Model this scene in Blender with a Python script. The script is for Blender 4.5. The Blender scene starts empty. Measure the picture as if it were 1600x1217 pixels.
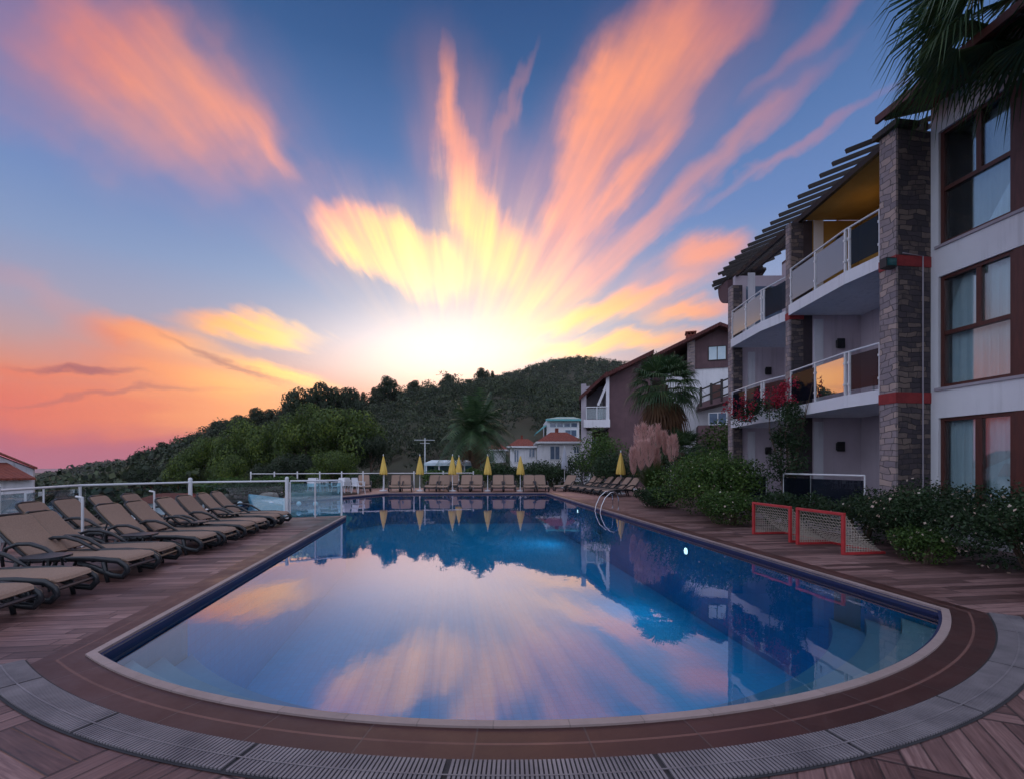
import bpy, math, random
import numpy as np
from mathutils import Vector, Matrix

# ---------------------------------------------------------------- camera
scene = bpy.context.scene
COL = scene.collection
F, CXP, HY, CAMZ = 750.0, 800.0, 727.0, 1.55
TH = math.atan(100 / 750.0)
CT, ST = math.cos(TH), math.sin(TH)
cam_d = bpy.data.cameras.new('camera')
cam = bpy.data.objects.new('camera', cam_d)
COL.objects.link(cam)
cam.location = (0, 0, CAMZ)
cam.rotation_euler = (math.pi / 2, 0, -TH)
cam_d.sensor_width = 36.0
cam_d.lens = F / 1600 * 36
cam_d.shift_y = (HY - 608.5) / 1600
cam_d.clip_start = 0.05
cam_d.clip_end = 9000
scene.camera = cam
scene.view_settings.view_transform = 'Standard'
scene.view_settings.look = 'None'
scene.view_settings.exposure = 0
scene.view_settings.gamma = 1
scene.cycles.max_bounces = 10
scene.cycles.transparent_max_bounces = 24
scene.cycles.glossy_bounces = 4
scene.cycles.diffuse_bounces = 3
scene.cycles.caustics_reflective = False
scene.cycles.caustics_refractive = False
scene.cycles.use_denoising = True


def srgb(r, g, b):
    f = lambda c: (c / 255 / 12.92) if c / 255 <= 0.04045 else ((c / 255 + 0.055) / 1.055) ** 2.4
    return (f(r), f(g), f(b), 1.0)


# ---------------------------------------------------------------- node helper
class NT:
    def __init__(s, tree):
        s.t = tree
        s.N = tree.nodes
        s.L = tree.links

    def inp(s, sock, v):
        if hasattr(v, 'is_output'):
            s.L.new(v, sock)
        elif v is not None:
            if hasattr(sock, 'default_value'):
                try:
                    sock.default_value = v
                except Exception:
                    sock.default_value = tuple(v)[:3]

    def m(s, op, a, b=None, c=None, clamp=False):
        n = s.N.new('ShaderNodeMath')
        n.operation = op
        n.use_clamp = clamp
        for i, v in enumerate((a, b, c)):
            s.inp(n.inputs[i], v)
        return n.outputs[0]

    def vm(s, op, a, b=None, scale=None):
        n = s.N.new('ShaderNodeVectorMath')
        n.operation = op
        s.inp(n.inputs[0], a)
        s.inp(n.inputs[1], b)
        if scale is not None:
            s.inp(n.inputs['Scale'], scale)
        return n.outputs['Value'] if op in ('LENGTH', 'DOT_PRODUCT', 'DISTANCE') else n.outputs[0]

    def xyz(s, v):
        n = s.N.new('ShaderNodeSeparateXYZ')
        s.inp(n.inputs[0], v)
        return n.outputs

    def comb(s, x=0, y=0, z=0):
        n = s.N.new('ShaderNodeCombineXYZ')
        for i, v in enumerate((x, y, z)):
            s.inp(n.inputs[i], v)
        return n.outputs[0]

    def mapping(s, v, loc=(0, 0, 0), rot=(0, 0, 0), sc=(1, 1, 1), kind='POINT'):
        n = s.N.new('ShaderNodeMapping')
        n.vector_type = kind
        s.inp(n.inputs['Vector'], v)
        n.inputs['Location'].default_value = loc
        n.inputs['Rotation'].default_value = rot
        n.inputs['Scale'].default_value = sc
        return n.outputs[0]

    def noise(s, v, scale=1, detail=3, rough=.5, dist=0, color=False):
        n = s.N.new('ShaderNodeTexNoise')
        s.inp(n.inputs['Vector'], v)
        n.inputs['Scale'].default_value = scale
        n.inputs['Detail'].default_value = detail
        n.inputs['Roughness'].default_value = rough
        n.inputs['Distortion'].default_value = dist
        return n.outputs['Color' if color else 'Fac']

    def ramp(s, fac, stops, interp='LINEAR'):
        n = s.N.new('ShaderNodeValToRGB')
        cr = n.color_ramp
        cr.interpolation = interp
        while len(cr.elements) < len(stops):
            cr.elements.new(0.5)
        for e, (p, c) in zip(cr.elements, stops):
            e.position = p
            e.color = c if len(c) == 4 else (*c, 1)
        s.inp(n.inputs[0], fac)
        return n.outputs[0]

    def mix(s, fac, a, b, blend='MIX'):
        n = s.N.new('ShaderNodeMix')
        n.data_type = 'RGBA'
        n.blend_type = blend
        s.inp(n.inputs[0], fac)
        s.inp(n.inputs[6], a)
        s.inp(n.inputs[7], b)
        return n.outputs[2]

    def rng(s, v, a, b, c=0, d=1, smooth=False):
        n = s.N.new('ShaderNodeMapRange')
        if smooth:
            n.interpolation_type = 'SMOOTHSTEP'
        for i, x in enumerate((v, a, b, c, d)):
            s.inp(n.inputs[i], x)
        return n.outputs[0]


# ---------------------------------------------------------------- sky (world)
world = bpy.data.worlds.new('World')
scene.world = world
world.use_nodes = True
world.cycles.sampling_method = 'MANUAL'
world.cycles.sample_map_resolution = 1024


def build_world():
    t = NT(world.node_tree)
    t.N.clear()
    out = t.N.new('ShaderNodeOutputWorld')
    bg = t.N.new('ShaderNodeBackground')
    t.L.new(bg.outputs[0], out.inputs[0])
    tc = t.N.new('ShaderNodeTexCoord')
    d = t.vm('NORMALIZE', tc.outputs['Generated'])
    dx, dy, dz = t.xyz(d)
    # compass-fixed frame: the sunset lies a few degrees west of heading 0
    fwd = t.vm('DOT_PRODUCT', d, (ST, CT, 0))
    rgt = t.vm('DOT_PRODUCT', d, (CT, -ST, 0))
    fw = t.m('MAXIMUM', fwd, .08)
    u = t.m('DIVIDE', rgt, fw)
    v = t.m('DIVIDE', dz, fw)
    X = t.m('MULTIPLY_ADD', u, 7.5, 8.0)        # hundreds of sky units across
    Y = t.m('MULTIPLY_ADD', v, -7.5, 7.27)      # and down
    P = t.comb(X, Y, 0)
    hor = t.vm('LENGTH', t.comb(dx, dy, 0))
    e = t.m('DIVIDE', dz, t.m('MAXIMUM', hor, .05))
    e = t.m('MAXIMUM', e, 0)
    base = t.ramp(t.m('DIVIDE', e, 1.6, clamp=True), [
        (0, srgb(186, 112, 134)), (.025, srgb(196, 106, 122)), (.06, srgb(232, 120, 102)), (.09, srgb(230, 142, 116)),
        (.12, srgb(194, 156, 158)), (.16, srgb(164, 160, 184)), (.22, srgb(136, 156, 196)),
        (.30, srgb(108, 138, 192)), (.40, srgb(88, 122, 176)), (.52, srgb(60, 96, 148)), (.7, srgb(36, 68, 120)), (1, srgb(26, 54, 104))])
    base = t.mix(t.m('MULTIPLY', t.rng(u, .25, .8, 0, .8, True), t.rng(e, .5, .1, 0, 1, True)), base, srgb(150, 152, 186))
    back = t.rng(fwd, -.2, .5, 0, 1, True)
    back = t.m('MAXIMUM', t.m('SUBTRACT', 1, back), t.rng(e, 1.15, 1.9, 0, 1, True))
    base = t.mix(back, base, (.78, .86, 1.12, 1))  # added brightness overhead and behind the camera, lifts the light on the scene
    # polar coordinates about the sun for the wind-drawn streaks
    dX = t.m('SUBTRACT', X, 7.1)
    dY = t.m('SUBTRACT', Y, 6.5)
    ang = t.m('ARCTAN2', dX, t.m('MULTIPLY', dY, -1))
    rad = t.vm('LENGTH', t.comb(dX, dY, 0))
    pol = t.comb(t.m('MULTIPLY', ang, 5.0), t.m('MULTIPLY', rad, .28), 0)
    w1 = t.noise(pol, 1.1, 2.5, .45, color=True)
    w2 = t.noise(P, 1.1, 4, .5, color=True)
    off = t.vm('ADD', t.vm('SCALE', t.vm('SUBTRACT', w1, (.5, .5, .5)), scale=1.5),
               t.vm('SCALE', t.vm('SUBTRACT', w2, (.5, .5, .5)), scale=.9))
    Pw = t.vm('MULTIPLY', t.vm('ADD', P, off), (1, 1, 0))
    off2 = t.vm('ADD', t.vm('SCALE', t.vm('SUBTRACT', w1, (.5, .5, .5)), scale=.6),
                t.vm('SCALE', t.vm('SUBTRACT', w2, (.5, .5, .5)), scale=.45))
    fine = t.noise(t.comb(t.m('MULTIPLY', ang, 16.0), t.m('MULTIPLY', rad, .5), 7.7), 1.6, 4, .6, color=True)
    off2 = t.vm('ADD', off2, t.vm('SCALE', t.vm('SUBTRACT', fine, (.5, .5, .5)), scale=.28))
    Pl = t.vm('MULTIPLY', t.vm('ADD', P, off2), (1, 1, 0))
    streak = t.noise(t.comb(t.m('MULTIPLY', ang, 9.0), t.m('MULTIPLY', rad, .22), 3.3), 1.2, 4, .5)
    streak = t.rng(streak, .28, .72, .62, 1.12)

    def patch(px, py, a, b, rot, k, soft=1.0, src=None):
        soft = min(1.12, soft * 1.12)
        q = t.mapping(src or Pw, (px / 100, py / 100, 0), (0, 0, math.radians(rot)), (a / 100, b / 100, 1), 'TEXTURE')
        r = t.vm('LENGTH', q)
        return t.rng(r, 1.0 + .45 * soft, 1.0 - .85 * soft, 0, k, True)

    def union(lst):
        acc = lst[0]
        for x in lst[1:]:   # 1-(1-a)(1-b)
            acc = t.m('SUBTRACT', t.m('ADD', acc, x), t.m('MULTIPLY', acc, x))
        return acc
    hi = union([
        patch(165, 78, 135, 85, 35, .92, 1.0), patch(120, 120, 330, 130, 20, .50, 1.1), patch(330, 175, 170, 55, 38, .55, 1.0), patch(420, 228, 70, 16, 48, .45, 1.0, Pl),
        patch(590, 378, 105, 58, 22, 1.0, .55, Pl), patch(660, 415, 110, 55, 22, 1.0, .6, Pl), patch(540, 345, 55, 30, 10, .7, .8, Pl),
        patch(745, 325, 115, 42, 68, .95, .8, Pl), patch(712, 230, 115, 26, 80, .8, .9, Pl), patch(700, 150, 90, 18, 88, .55, 1.0, Pl), patch(785, 400, 90, 50, 55, .85, .8, Pl),
        patch(1020, 95, 190, 78, -52, .95, .85, Pl), patch(925, 225, 170, 42, -68, .9, .85, Pl), patch(975, 290, 170, 22, -50, .8, .9, Pl), patch(1140, 40, 170, 34, -52, .6, .95, Pl), patch(880, 345, 90, 28, -62, .7, .9, Pl),
        patch(1120, 260, 300, 22, -42, .42, 1.0, Pl), patch(1255, 225, 220, 12, -33, .36, 1.0, Pl), patch(1290, 40, 170, 24, -45, .42, 1.0, Pl),
        patch(795, 160, 110, 14, -70, .30, 1.0, Pl), patch(850, 460, 130, 40, -35, .6, 1.0, Pl), patch(980, 380, 130, 24, -40, .4, 1.0, Pl), patch(820, 400, 60, 40, -60, .5, 1.0, Pl),
    ])
    lo = union([
        patch(1110, 388, 62, 24, -14, .75, .8, Pl), patch(955, 478, 140, 22, -20, .95, .9, Pl), patch(1075, 486, 80, 15, -12, .8, .9, Pl),
        patch(960, 540, 150, 18, -6, .85, .9, Pl), patch(1040, 440, 120, 40, -25, .4, .9, Pl),
        patch(235, 518, 110, 26, 8, .85, .8, Pl), patch(385, 505, 110, 20, 13, .95, .8, Pl), patch(430, 583, 100, 15, 20, .9, .9, Pl),
        patch(290, 580, 190, 45, 12, .85, .9, Pl), patch(150, 640, 420, 45, 3, .85, .9, Pl), patch(60, 580, 160, 12, 2, .55, .9, Pl),
        patch(60, 450, 160, 24, 24, .16, .9, Pl),
    ])
    big = t.noise(P, .55, 4, .6)
    hi = t.m('MULTIPLY', hi, t.m('MULTIPLY', streak, t.rng(big, .3, .65, .82, 1.1)), clamp=True)
    hi = t.rng(hi, .05, 1.0, 0, .96)
    halo = union([patch(820, 400, 250, 130, -48, .22, 1.1, Pl), patch(610, 385, 190, 95, 22, .24, 1.1, Pl), patch(730, 270, 210, 80, 75, .26, 1.1, Pl),
                  patch(1030, 140, 300, 120, -55, .18, 1.1, Pl), patch(180, 110, 300, 150, 30, .30, 1.1, Pl)])
    hi = union([hi, t.m('MULTIPLY', halo, streak, clamp=True)])
    cloud = t.m('MULTIPLY', union([hi, lo]), t.rng(fwd, .1, .3, 0, 1, True))
    rs = t.vm('LENGTH', t.mapping(P, (6.75, 4.6, 0), (0, 0, 0), (1, .9, 1), 'TEXTURE'))
    rs = t.m('ADD', rs, t.m('MULTIPLY', t.m('SUBTRACT', streak, .85), -1.6))
    ccol = t.ramp(t.m('DIVIDE', rs, 9, clamp=True), [
        (0, (2.0, 1.15, .50, 1)), (.14, (1.9, .98, .34, 1)), (.20, (1.75, .76, .36, 1)), (.27, (1.4, .52, .30, 1)),
        (.45, (1.15, .40, .22, 1)), (.60, (1.05, .36, .2, 1)), (.75, srgb(232, 140, 126)), (1, srgb(180, 118, 146))])
    lowcol = t.ramp(t.m('DIVIDE', rs, 9, clamp=True), [
        (0, (1.7, 1.0, .35, 1)), (.25, (1.5, .78, .14, 1)), (.36, (1.3, .58, .14, 1)), (.46, (1.1, .40, .13, 1)),
        (.56, srgb(248, 138, 94)), (.8, srgb(238, 118, 92)), (1, srgb(200, 100, 110))])
    ccol = t.mix(t.rng(Y, 4.3, 5.2, 0, 1, True), ccol, lowcol)
    col = t.mix(cloud, base, ccol)
    # thin violet bars low over the sea
    dark = union([patch(125, 578, 95, 6, 3, .75, .9, Pl), patch(360, 562, 110, 6, 24, .6, .9, Pl), patch(180, 615, 170, 6, -6, .4, .9, Pl)])
    dark = t.m('MULTIPLY', dark, t.rng(fwd, .1, .3, 0, 1, True))
    col = t.mix(dark, col, srgb(160, 92, 104))
    # generic veils elsewhere in the sky
    veil = t.noise(t.comb(t.m('DIVIDE', dx, t.m('ADD', t.m('ABSOLUTE', dz), .25)), t.m('MULTIPLY', t.m('DIVIDE', dy, t.m('ADD', t.m('ABSOLUTE', dz), .25)), .3), 0), 2.2, 5, .55)
    veil = t.m('MULTIPLY', t.rng(veil, .5, .8, 0, .55, True), t.rng(fwd, .35, .05, 0, 1, True))
    col = t.mix(veil, col, srgb(216, 140, 142))
    # afterglow above the set sun
    g = t.vm('LENGTH', t.mapping(P, (7.0, 5.55, 0), (0, 0, 0), (2.0, .74, 1), 'TEXTURE'))
    glow = t.m('POWER', 2.718, t.m('MULTIPLY', t.m('MULTIPLY', g, g), -1))
    g2 = t.vm('LENGTH', t.mapping(P, (7.15, 5.3, 0), (0, 0, 0), (3.9, 1.7, 1), 'TEXTURE'))
    glow2 = t.m('POWER', 2.718, t.m('MULTIPLY', t.m('MULTIPLY', g2, g2), -1))
    fm = t.rng(fwd, .1, .3, 0, 1, True)
    glow = t.m('MULTIPLY', glow, fm)
    glow2 = t.m('MULTIPLY', glow2, fm)
    col = t.vm('ADD', col, t.vm('SCALE', t.comb(1.15, .9, .66), scale=t.m('MULTIPLY', glow, .75)))
    col = t.vm('ADD', col, t.vm('SCALE', t.comb(.20, .19, .15), scale=glow2))
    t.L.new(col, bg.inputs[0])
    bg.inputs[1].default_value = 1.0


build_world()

# ---------------------------------------------------------------- sun (already behind the hill, only a weak warm glow)
sun_d = bpy.data.lights.new('sun', 'SUN')
sun_d.energy = 0.5
sun_d.angle = math.radians(5)
sun_d.color = (1.0, .72, .55)
sun_o = bpy.data.objects.new('sun', sun_d)
COL.objects.link(sun_o)
_sd = Vector((math.sin(math.radians(-4)) * math.cos(math.radians(4)), math.cos(math.radians(-4)) * math.cos(math.radians(4)), math.sin(math.radians(4))))
sun_o.rotation_euler = _sd.to_track_quat('Z', 'Y').to_euler()
sun_o.location = (0, 60, 60)


# ---------------------------------------------------------------- survey helpers: where things stand in metres
def W(px, py, D):
    """world point seen at photo pixel (px,py) at depth D"""
    x = (px - CXP) / F * D
    return Vector((x * CT + D * ST, -x * ST + D * CT, CAMZ + (HY - py) / F * D))


def G(px, py, z=0.0):
    return W(px, py, (CAMZ - z) * F / (py - HY))


def cam_xy(x, D):
    return (x * CT + D * ST, -x * ST + D * CT)


def tag(o, label=None, cat=None, group=None, kind=None):
    if label: o['label'] = label
    if cat: o['category'] = cat
    if group: o['group'] = group
    if kind: o['kind'] = kind
    return o


def thing(name, label, cat, loc=(0, 0, 0), rz=0, group=None):
    o = bpy.data.objects.new(name, None)
    COL.objects.link(o)
    o.empty_display_size = .2
    o.location = loc
    o.rotation_euler = (0, 0, rz)
    return tag(o, label, cat, group)


def inv_of(o):
    M = Matrix.Identity(4)
    while o is not None:
        M = o.matrix_basis @ M
        o = o.parent
    return M.inverted()


class MB:
    """collects shapes in world metres (optionally through a frame M), links them as ONE mesh object"""

    def __init__(s, M=None):
        s.v, s.f, s.mi, s.M, s.cur = [], [], [], M, 0

    def add(s, vs, fs):
        n = len(s.v)
        if s.M is not None:
            vs = [s.M @ Vector(p) for p in vs]
        s.v.extend([tuple(p) for p in vs])
        s.f.extend([tuple(i + n for i in f) for f in fs])
        s.mi.extend([s.cur] * len(fs))
        return s

    def box(s, x0, x1, y0, y1, z0, z1):
        if x0 > x1: x0, x1 = x1, x0
        if y0 > y1: y0, y1 = y1, y0
        if z0 > z1: z0, z1 = z1, z0
        return s.add([(x0, y0, z0), (x1, y0, z0), (x1, y1, z0), (x0, y1, z0), (x0, y0, z1), (x1, y0, z1), (x1, y1, z1), (x0, y1, z1)],
                     [(0, 3, 2, 1), (4, 5, 6, 7), (0, 1, 5, 4), (1, 2, 6, 5), (2, 3, 7, 6), (3, 0, 4, 7)])

    def prism(s, poly, z0, z1):
        n = len(poly)
        area = sum(poly[i][0] * poly[(i + 1) % n][1] - poly[(i + 1) % n][0] * poly[i][1] for i in range(n))
        if area < 0: poly = poly[::-1]
        vs = [(x, y, z0) for x, y in poly] + [(x, y, z1) for x, y in poly]
        return s.add(vs, [tuple(range(n))[::-1], tuple(range(n, 2 * n))] + [(i, (i + 1) % n, n + (i + 1) % n, n + i) for i in range(n)])

    def hull(s, a, b):
        """solid between two same-sized loops of 3-D points"""
        n = len(a)
        return s.add(list(a) + list(b), [tuple(range(n))[::-1], tuple(range(n, 2 * n))] + [(i, (i + 1) % n, n + (i + 1) % n, n + i) for i in range(n)])

    def bar(s, p, q, w, h, up=(0, 0, 1)):
        p, q = Vector(p), Vector(q)
        d = (q - p).normalized()
        u = Vector(up)
        r = d.cross(u)
        if r.length < 1e-4: r = d.cross(Vector((1, 0, 0)))
        r.normalize()
        u = r.cross(d)
        A = [p + r * a * w / 2 + u * b * h / 2 for a, b in ((-1, -1), (1, -1), (1, 1), (-1, 1))]
        B = [c + (q - p) for c in A]
        return s.hull(A, B)

    def tube(s, pts, r, seg=8, caps=True, squash=1.0):
        pts = [Vector(p) for p in pts]
        n = len(pts)
        rs = r if isinstance(r, (list, tuple)) else [r] * n
        vs, fs = [], []
        ref = None
        for i, p in enumerate(pts):
            d = (pts[min(i + 1, n - 1)] - pts[max(i - 1, 0)]).normalized()
            if ref is None:
                ref = Vector((0, 0, 1)) if abs(d.z) < .9 else Vector((1, 0, 0))
            a = d.cross(ref)
            a.normalize()
            b = a.cross(d)
            ref = b
            for k in range(seg):
                t = 2 * math.pi * k / seg
                vs.append(p + a * math.cos(t) * rs[i] + b * math.sin(t) * rs[i] * squash)
        for i in range(n - 1):
            for k in range(seg):
                k2 = (k + 1) % seg
                fs.append((i * seg + k, i * seg + k2, (i + 1) * seg + k2, (i + 1) * seg + k))
        if caps:
            fs.append(tuple(range(seg))[::-1])
            fs.append(tuple(range((n - 1) * seg, n * seg)))
        return s.add(vs, fs)

    def lathe(s, prof, c, seg=16, ripple=0, nr=8):
        vs, fs = [], []
        for (r, z) in prof:
            for k in range(seg):
                t = 2 * math.pi * k / seg
                rr = r * (1 + ripple * (math.cos(t * nr) if nr else 0))
                vs.append((c[0] + rr * math.cos(t), c[1] + rr * math.sin(t), c[2] + z))
        m = len(prof)
        for i in range(m - 1):
            for k in range(seg):
                k2 = (k + 1) % seg
                fs.append((i * seg + k, i * seg + k2, (i + 1) * seg + k2, (i + 1) * seg + k))
        fs.append(tuple(range(seg))[::-1])
        fs.append(tuple(range((m - 1) * seg, m * seg)))
        return s.add(vs, fs)

    def build(s, name, mats, parent=None, smooth=False, bevel=0, origin=None):
        me = bpy.data.meshes.new(name)
        M = inv_of(parent) if parent is not None else None
        vs = s.v
        if M is not None:
            vs = [tuple(M @ Vector(p)) for p in vs]
        elif origin is not None:
            vs = [(p[0] - origin[0], p[1] - origin[1], p[2] - origin[2]) for p in vs]
        me.from_pydata(vs, [], s.f)
        me.update()
        if not isinstance(mats, (list, tuple)): mats = [mats]
        for m in mats: me.materials.append(m)
        if len(mats) > 1: me.polygons.foreach_set('material_index', s.mi)
        if smooth: me.polygons.foreach_set('use_smooth', [True] * len(me.polygons))
        o = bpy.data.objects.new(name, me)
        COL.objects.link(o)
        if parent is not None:
            o.parent = parent
        elif origin is not None:
            o.location = origin
        if bevel:
            b = o.modifiers.new('bevel', 'BEVEL')
            b.width = bevel
            b.segments = 2
            b.limit_method = 'ANGLE'
        return o


def np_mesh(name, V, Q, mats, parent=None, origin=None, mi=None, smooth=False):
    """fast mesh: V (n,3) world metres, Q (m,k) faces"""
    V = np.asarray(V, dtype=np.float64)
    if parent is not None:
        M = np.array(inv_of(parent))
        V = V @ M[:3, :3].T + M[:3, 3]
    elif origin is not None:
        V = V - np.array(origin)
    me = bpy.data.meshes.new(name)
    k = Q.shape[1]
    me.vertices.add(len(V))
    me.vertices.foreach_set('co', V.astype(np.float32).ravel())
    me.loops.add(Q.size)
    me.loops.foreach_set('vertex_index', Q.astype(np.int32).ravel())
    me.polygons.add(len(Q))
    me.polygons.foreach_set('loop_start', (np.arange(len(Q)) * k).astype(np.int32))
    if mi is not None: me.polygons.foreach_set('material_index', np.asarray(mi, dtype=np.int32))
    if smooth: me.polygons.foreach_set('use_smooth', np.ones(len(Q), dtype=bool))
    for m in (mats if isinstance(mats, (list, tuple)) else [mats]): me.materials.append(m)
    me.update(calc_edges=True)
    me.validate()
    o = bpy.data.objects.new(name, me)
    COL.objects.link(o)
    if parent is not None: o.parent = parent
    elif origin is not None: o.location = origin
    return o


def copy_thing(root, loc, rz=0, scale=None, label=None, group=None):
    r = root.copy()
    COL.objects.link(r)
    r.location = loc
    r.rotation_euler = (0, 0, rz)
    if scale is not None: r.scale = scale if isinstance(scale, (tuple, list)) else (scale,) * 3
    if label: r['label'] = label
    if group: r['group'] = group
    for ch in list(root.children):
        c = ch.copy()
        COL.objects.link(c)
        c.parent = r
        for g in list(ch.children):
            d = g.copy()
            COL.objects.link(d)
            d.parent = c
    return r


# ---------------------------------------------------------------- materials
def new_mat(name):
    m = bpy.data.materials.new(name)
    m.use_nodes = True
    t = NT(m.node_tree)
    t.N.clear()
    out = t.N.new('ShaderNodeOutputMaterial')
    p = t.N.new('ShaderNodeBsdfPrincipled')
    t.L.new(p.outputs[0], out.inputs[0])
    return m, t, p, out


def bump(t, p, h, strength=.3, dist=.02):
    b = t.N.new('ShaderNodeBump')
    b.inputs['Strength'].default_value = strength
    b.inputs['Distance'].default_value = dist
    t.inp(b.inputs['Height'], h)
    t.L.new(b.outputs[0], p.inputs['Normal'])
    return b


def c4(c): return (*c[:3], 1)


def pmat(name, c1, c2=None, scale=4, rough=.6, bmp=.1, metal=0, dirt=.0, spec=.5, detail=4, stretch=(1, 1, 1), jitter=0, streak=0):
    m, t, p, out = new_mat(name)
    tc = t.N.new('ShaderNodeTexCoord').outputs['Object']
    tc = t.mapping(tc, sc=stretch)
    n = t.noise(tc, scale, detail, .6)
    c2 = c2 or tuple(x * .7 for x in c1[:3])
    col = t.mix(t.rng(n, .3, .7), c4(c1), c4(c2))
    if dirt:
        n2 = t.noise(tc, scale * .23, 5, .65)
        col = t.mix(t.m('MULTIPLY', t.rng(n2, .5, .72), dirt), col, c4(tuple(x * .45 for x in c1[:3])))
    if streak:
        n3 = t.noise(t.mapping(t.N.new('ShaderNodeNewGeometry').outputs['Position'], sc=(7, 7, .35)), 1, 4, .65)
        n4 = t.noise(t.N.new('ShaderNodeNewGeometry').outputs['Position'], .6, 3, .6)
        f = t.m('MULTIPLY', t.rng(n3, .5, .78, 0, streak), t.rng(n4, .4, .6))
        col = t.mix(f, col, c4(tuple(x * .42 for x in c1[:3])))
    if jitter:
        oi = t.N.new('ShaderNodeObjectInfo').outputs['Random']
        hs = t.N.new('ShaderNodeHueSaturation')
        t.inp(hs.inputs['Value'], t.rng(oi, 0, 1, 1 - jitter, 1 + jitter))
        t.inp(hs.inputs['Color'], col)
        col = hs.outputs[0]
    t.inp(p.inputs['Base Color'], col)
    t.inp(p.inputs['Roughness'], t.rng(n, .2, .8, max(rough - .08, .02), min(rough + .1, 1)))
    p.inputs['Metallic'].default_value = metal
    p.inputs['Specular IOR Level'].default_value = spec
    if bmp: bump(t, p, t.noise(tc, scale * 6, 3, .6), bmp, .01)
    return m


def leaf_mat(name, dark, mid, light, rough=.55, trans=.25, cscale=1.2):
    m, t, p, out = new_mat(name)
    geo = t.N.new('ShaderNodeNewGeometry')
    ri = geo.outputs['Random Per Island']
    tc = t.N.new('ShaderNodeTexCoord').outputs['Object']
    n = t.noise(tc, cscale, 2, .5)
    f = t.m('ADD', t.m('MULTIPLY', ri, .55), t.m('MULTIPLY', t.rng(n, .3, .7), .45))
    col = t.ramp(f, [(0, c4(dark)), (.5, c4(mid)), (1, c4(light))])
    t.inp(p.inputs['Base Color'], col)
    p.inputs['Roughness'].default_value = rough
    p.inputs['Specular IOR Level'].default_value = .3
    if trans:
        tr = t.N.new('ShaderNodeBsdfTranslucent')
        t.inp(tr.inputs[0], col)
        mx = t.N.new('ShaderNodeMixShader')
        mx.inputs[0].default_value = trans
        t.L.new(p.outputs[0], mx.inputs[1])
        t.L.new(tr.outputs[0], mx.inputs[2])
        t.L.new(mx.outputs[0], out.inputs[0])
    return m


def glass_mat(name, tint=(.85, .93, .95), refl_ior=1.5, extra=0.0, rough=0.0, body=None, bodyfac=0, rk=.5):
    m, t, p, out = new_mat(name)
    t.N.remove(p)
    tr = t.N.new('ShaderNodeBsdfTransparent')
    tr.inputs[0].default_value = c4(tint)
    gl = t.N.new('ShaderNodeBsdfGlossy')
    gl.inputs['Roughness'].default_value = rough
    gl.inputs['Color'].default_value = (1, 1, 1, 1)
    fr = t.N.new('ShaderNodeFresnel')
    fr.inputs[0].default_value = refl_ior
    mx = t.N.new('ShaderNodeMixShader')
    t.inp(mx.inputs[0], t.m('ADD', t.m('MULTIPLY', fr.outputs[0], rk), extra, clamp=True))
    src = tr.outputs[0]
    if body:
        df = t.N.new('ShaderNodeBsdfDiffuse')
        df.inputs[0].default_value = c4(body)
        m2 = t.N.new('ShaderNodeMixShader')
        m2.inputs[0].default_value = bodyfac
        t.L.new(tr.outputs[0], m2.inputs[1])
        t.L.new(df.outputs[0], m2.inputs[2])
        src = m2.outputs[0]
    t.L.new(src, mx.inputs[1])
    t.L.new(gl.outputs[0], mx.inputs[2])
    t.L.new(mx.outputs[0], out.inputs[0])
    return m


def stone_mat(name, cols, sc=1.0, mortar=(.10, .09, .09), bw=.42, rh=.17):
    m, t, p, out = new_mat(name)
    pos = t.N.new('ShaderNodeNewGeometry').outputs['Position']
    w = t.noise(pos, 2.2, 2, .5, color=True)
    pos = t.vm('ADD', pos, t.vm('SCALE', t.vm('SUBTRACT', w, (.5, .5, .5)), scale=.2))
    x, y, z = t.xyz(pos)
    v = t.comb(t.m('ADD', x, t.m('MULTIPLY', y, 1.0)), z, 0)
    b = t.N.new('ShaderNodeTexBrick')
    t.inp(b.inputs['Vector'], v)
    b.inputs['Scale'].default_value = sc
    b.inputs['Brick Width'].default_value = bw
    b.inputs['Row Height'].default_value = rh
    b.inputs['Mortar Size'].default_value = .008
    b.inputs['Mortar Smooth'].default_value = .4
    b.inputs['Color1'].default_value = (0, 0, 0, 1)
    b.inputs['Color2'].default_value = (1, 1, 1, 1)
    b.inputs['Mortar'].default_value = (.5, .5, .5, 1)
    b.offset = .37
    b.squash = 1.3
    b.squash_frequency = 3
    n = t.noise(pos, 9, 5, .6)
    f = t.m('ADD', t.m('MULTIPLY', b.outputs['Color'], .8), t.m('MULTIPLY', n, .3))
    k = len(cols)
    col = t.ramp(f, [(i / (k - 1), c4(c)) for i, c in enumerate(cols)])
    col = t.mix(b.outputs['Fac'], col, c4(mortar))
    t.inp(p.inputs['Base Color'], col)
    p.inputs['Roughness'].default_value = .85
    h = t.m('ADD', t.m('MULTIPLY', t.m('SUBTRACT', 1, b.outputs['Fac']), 1), t.m('MULTIPLY', n, .6))
    bump(t, p, h, .8, .03)
    return m


def tile_roof_mat(name, c1, c2, pitch=.22, axis='x'):
    m, t, p, out = new_mat(name)
    tc = t.N.new('ShaderNodeTexCoord').outputs['Object']
    x, y, z = t.xyz(tc)
    a = x if axis == 'x' else y
    wv = t.m('SINE', t.m('MULTIPLY', a, 2 * math.pi / pitch))
    wz = t.m('FRACT', t.m('MULTIPLY', z, 1 / .13))
    n = t.noise(tc, 3, 4, .6)
    n2 = t.noise(tc, 14, 2, .6)
    col = t.mix(t.rng(t.m('ADD', t.m('MULTIPLY', n, .6), t.m('MULTIPLY', n2, .4)), .35, .65), c4(c1), c4(c2))
    t.inp(p.inputs['Base Color'], col)
    p.inputs['Roughness'].default_value = .8
    bump(t, p, t.m('ADD', wv, t.m('MULTIPLY', wz, .6)), .9, .04)
    return m


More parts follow.
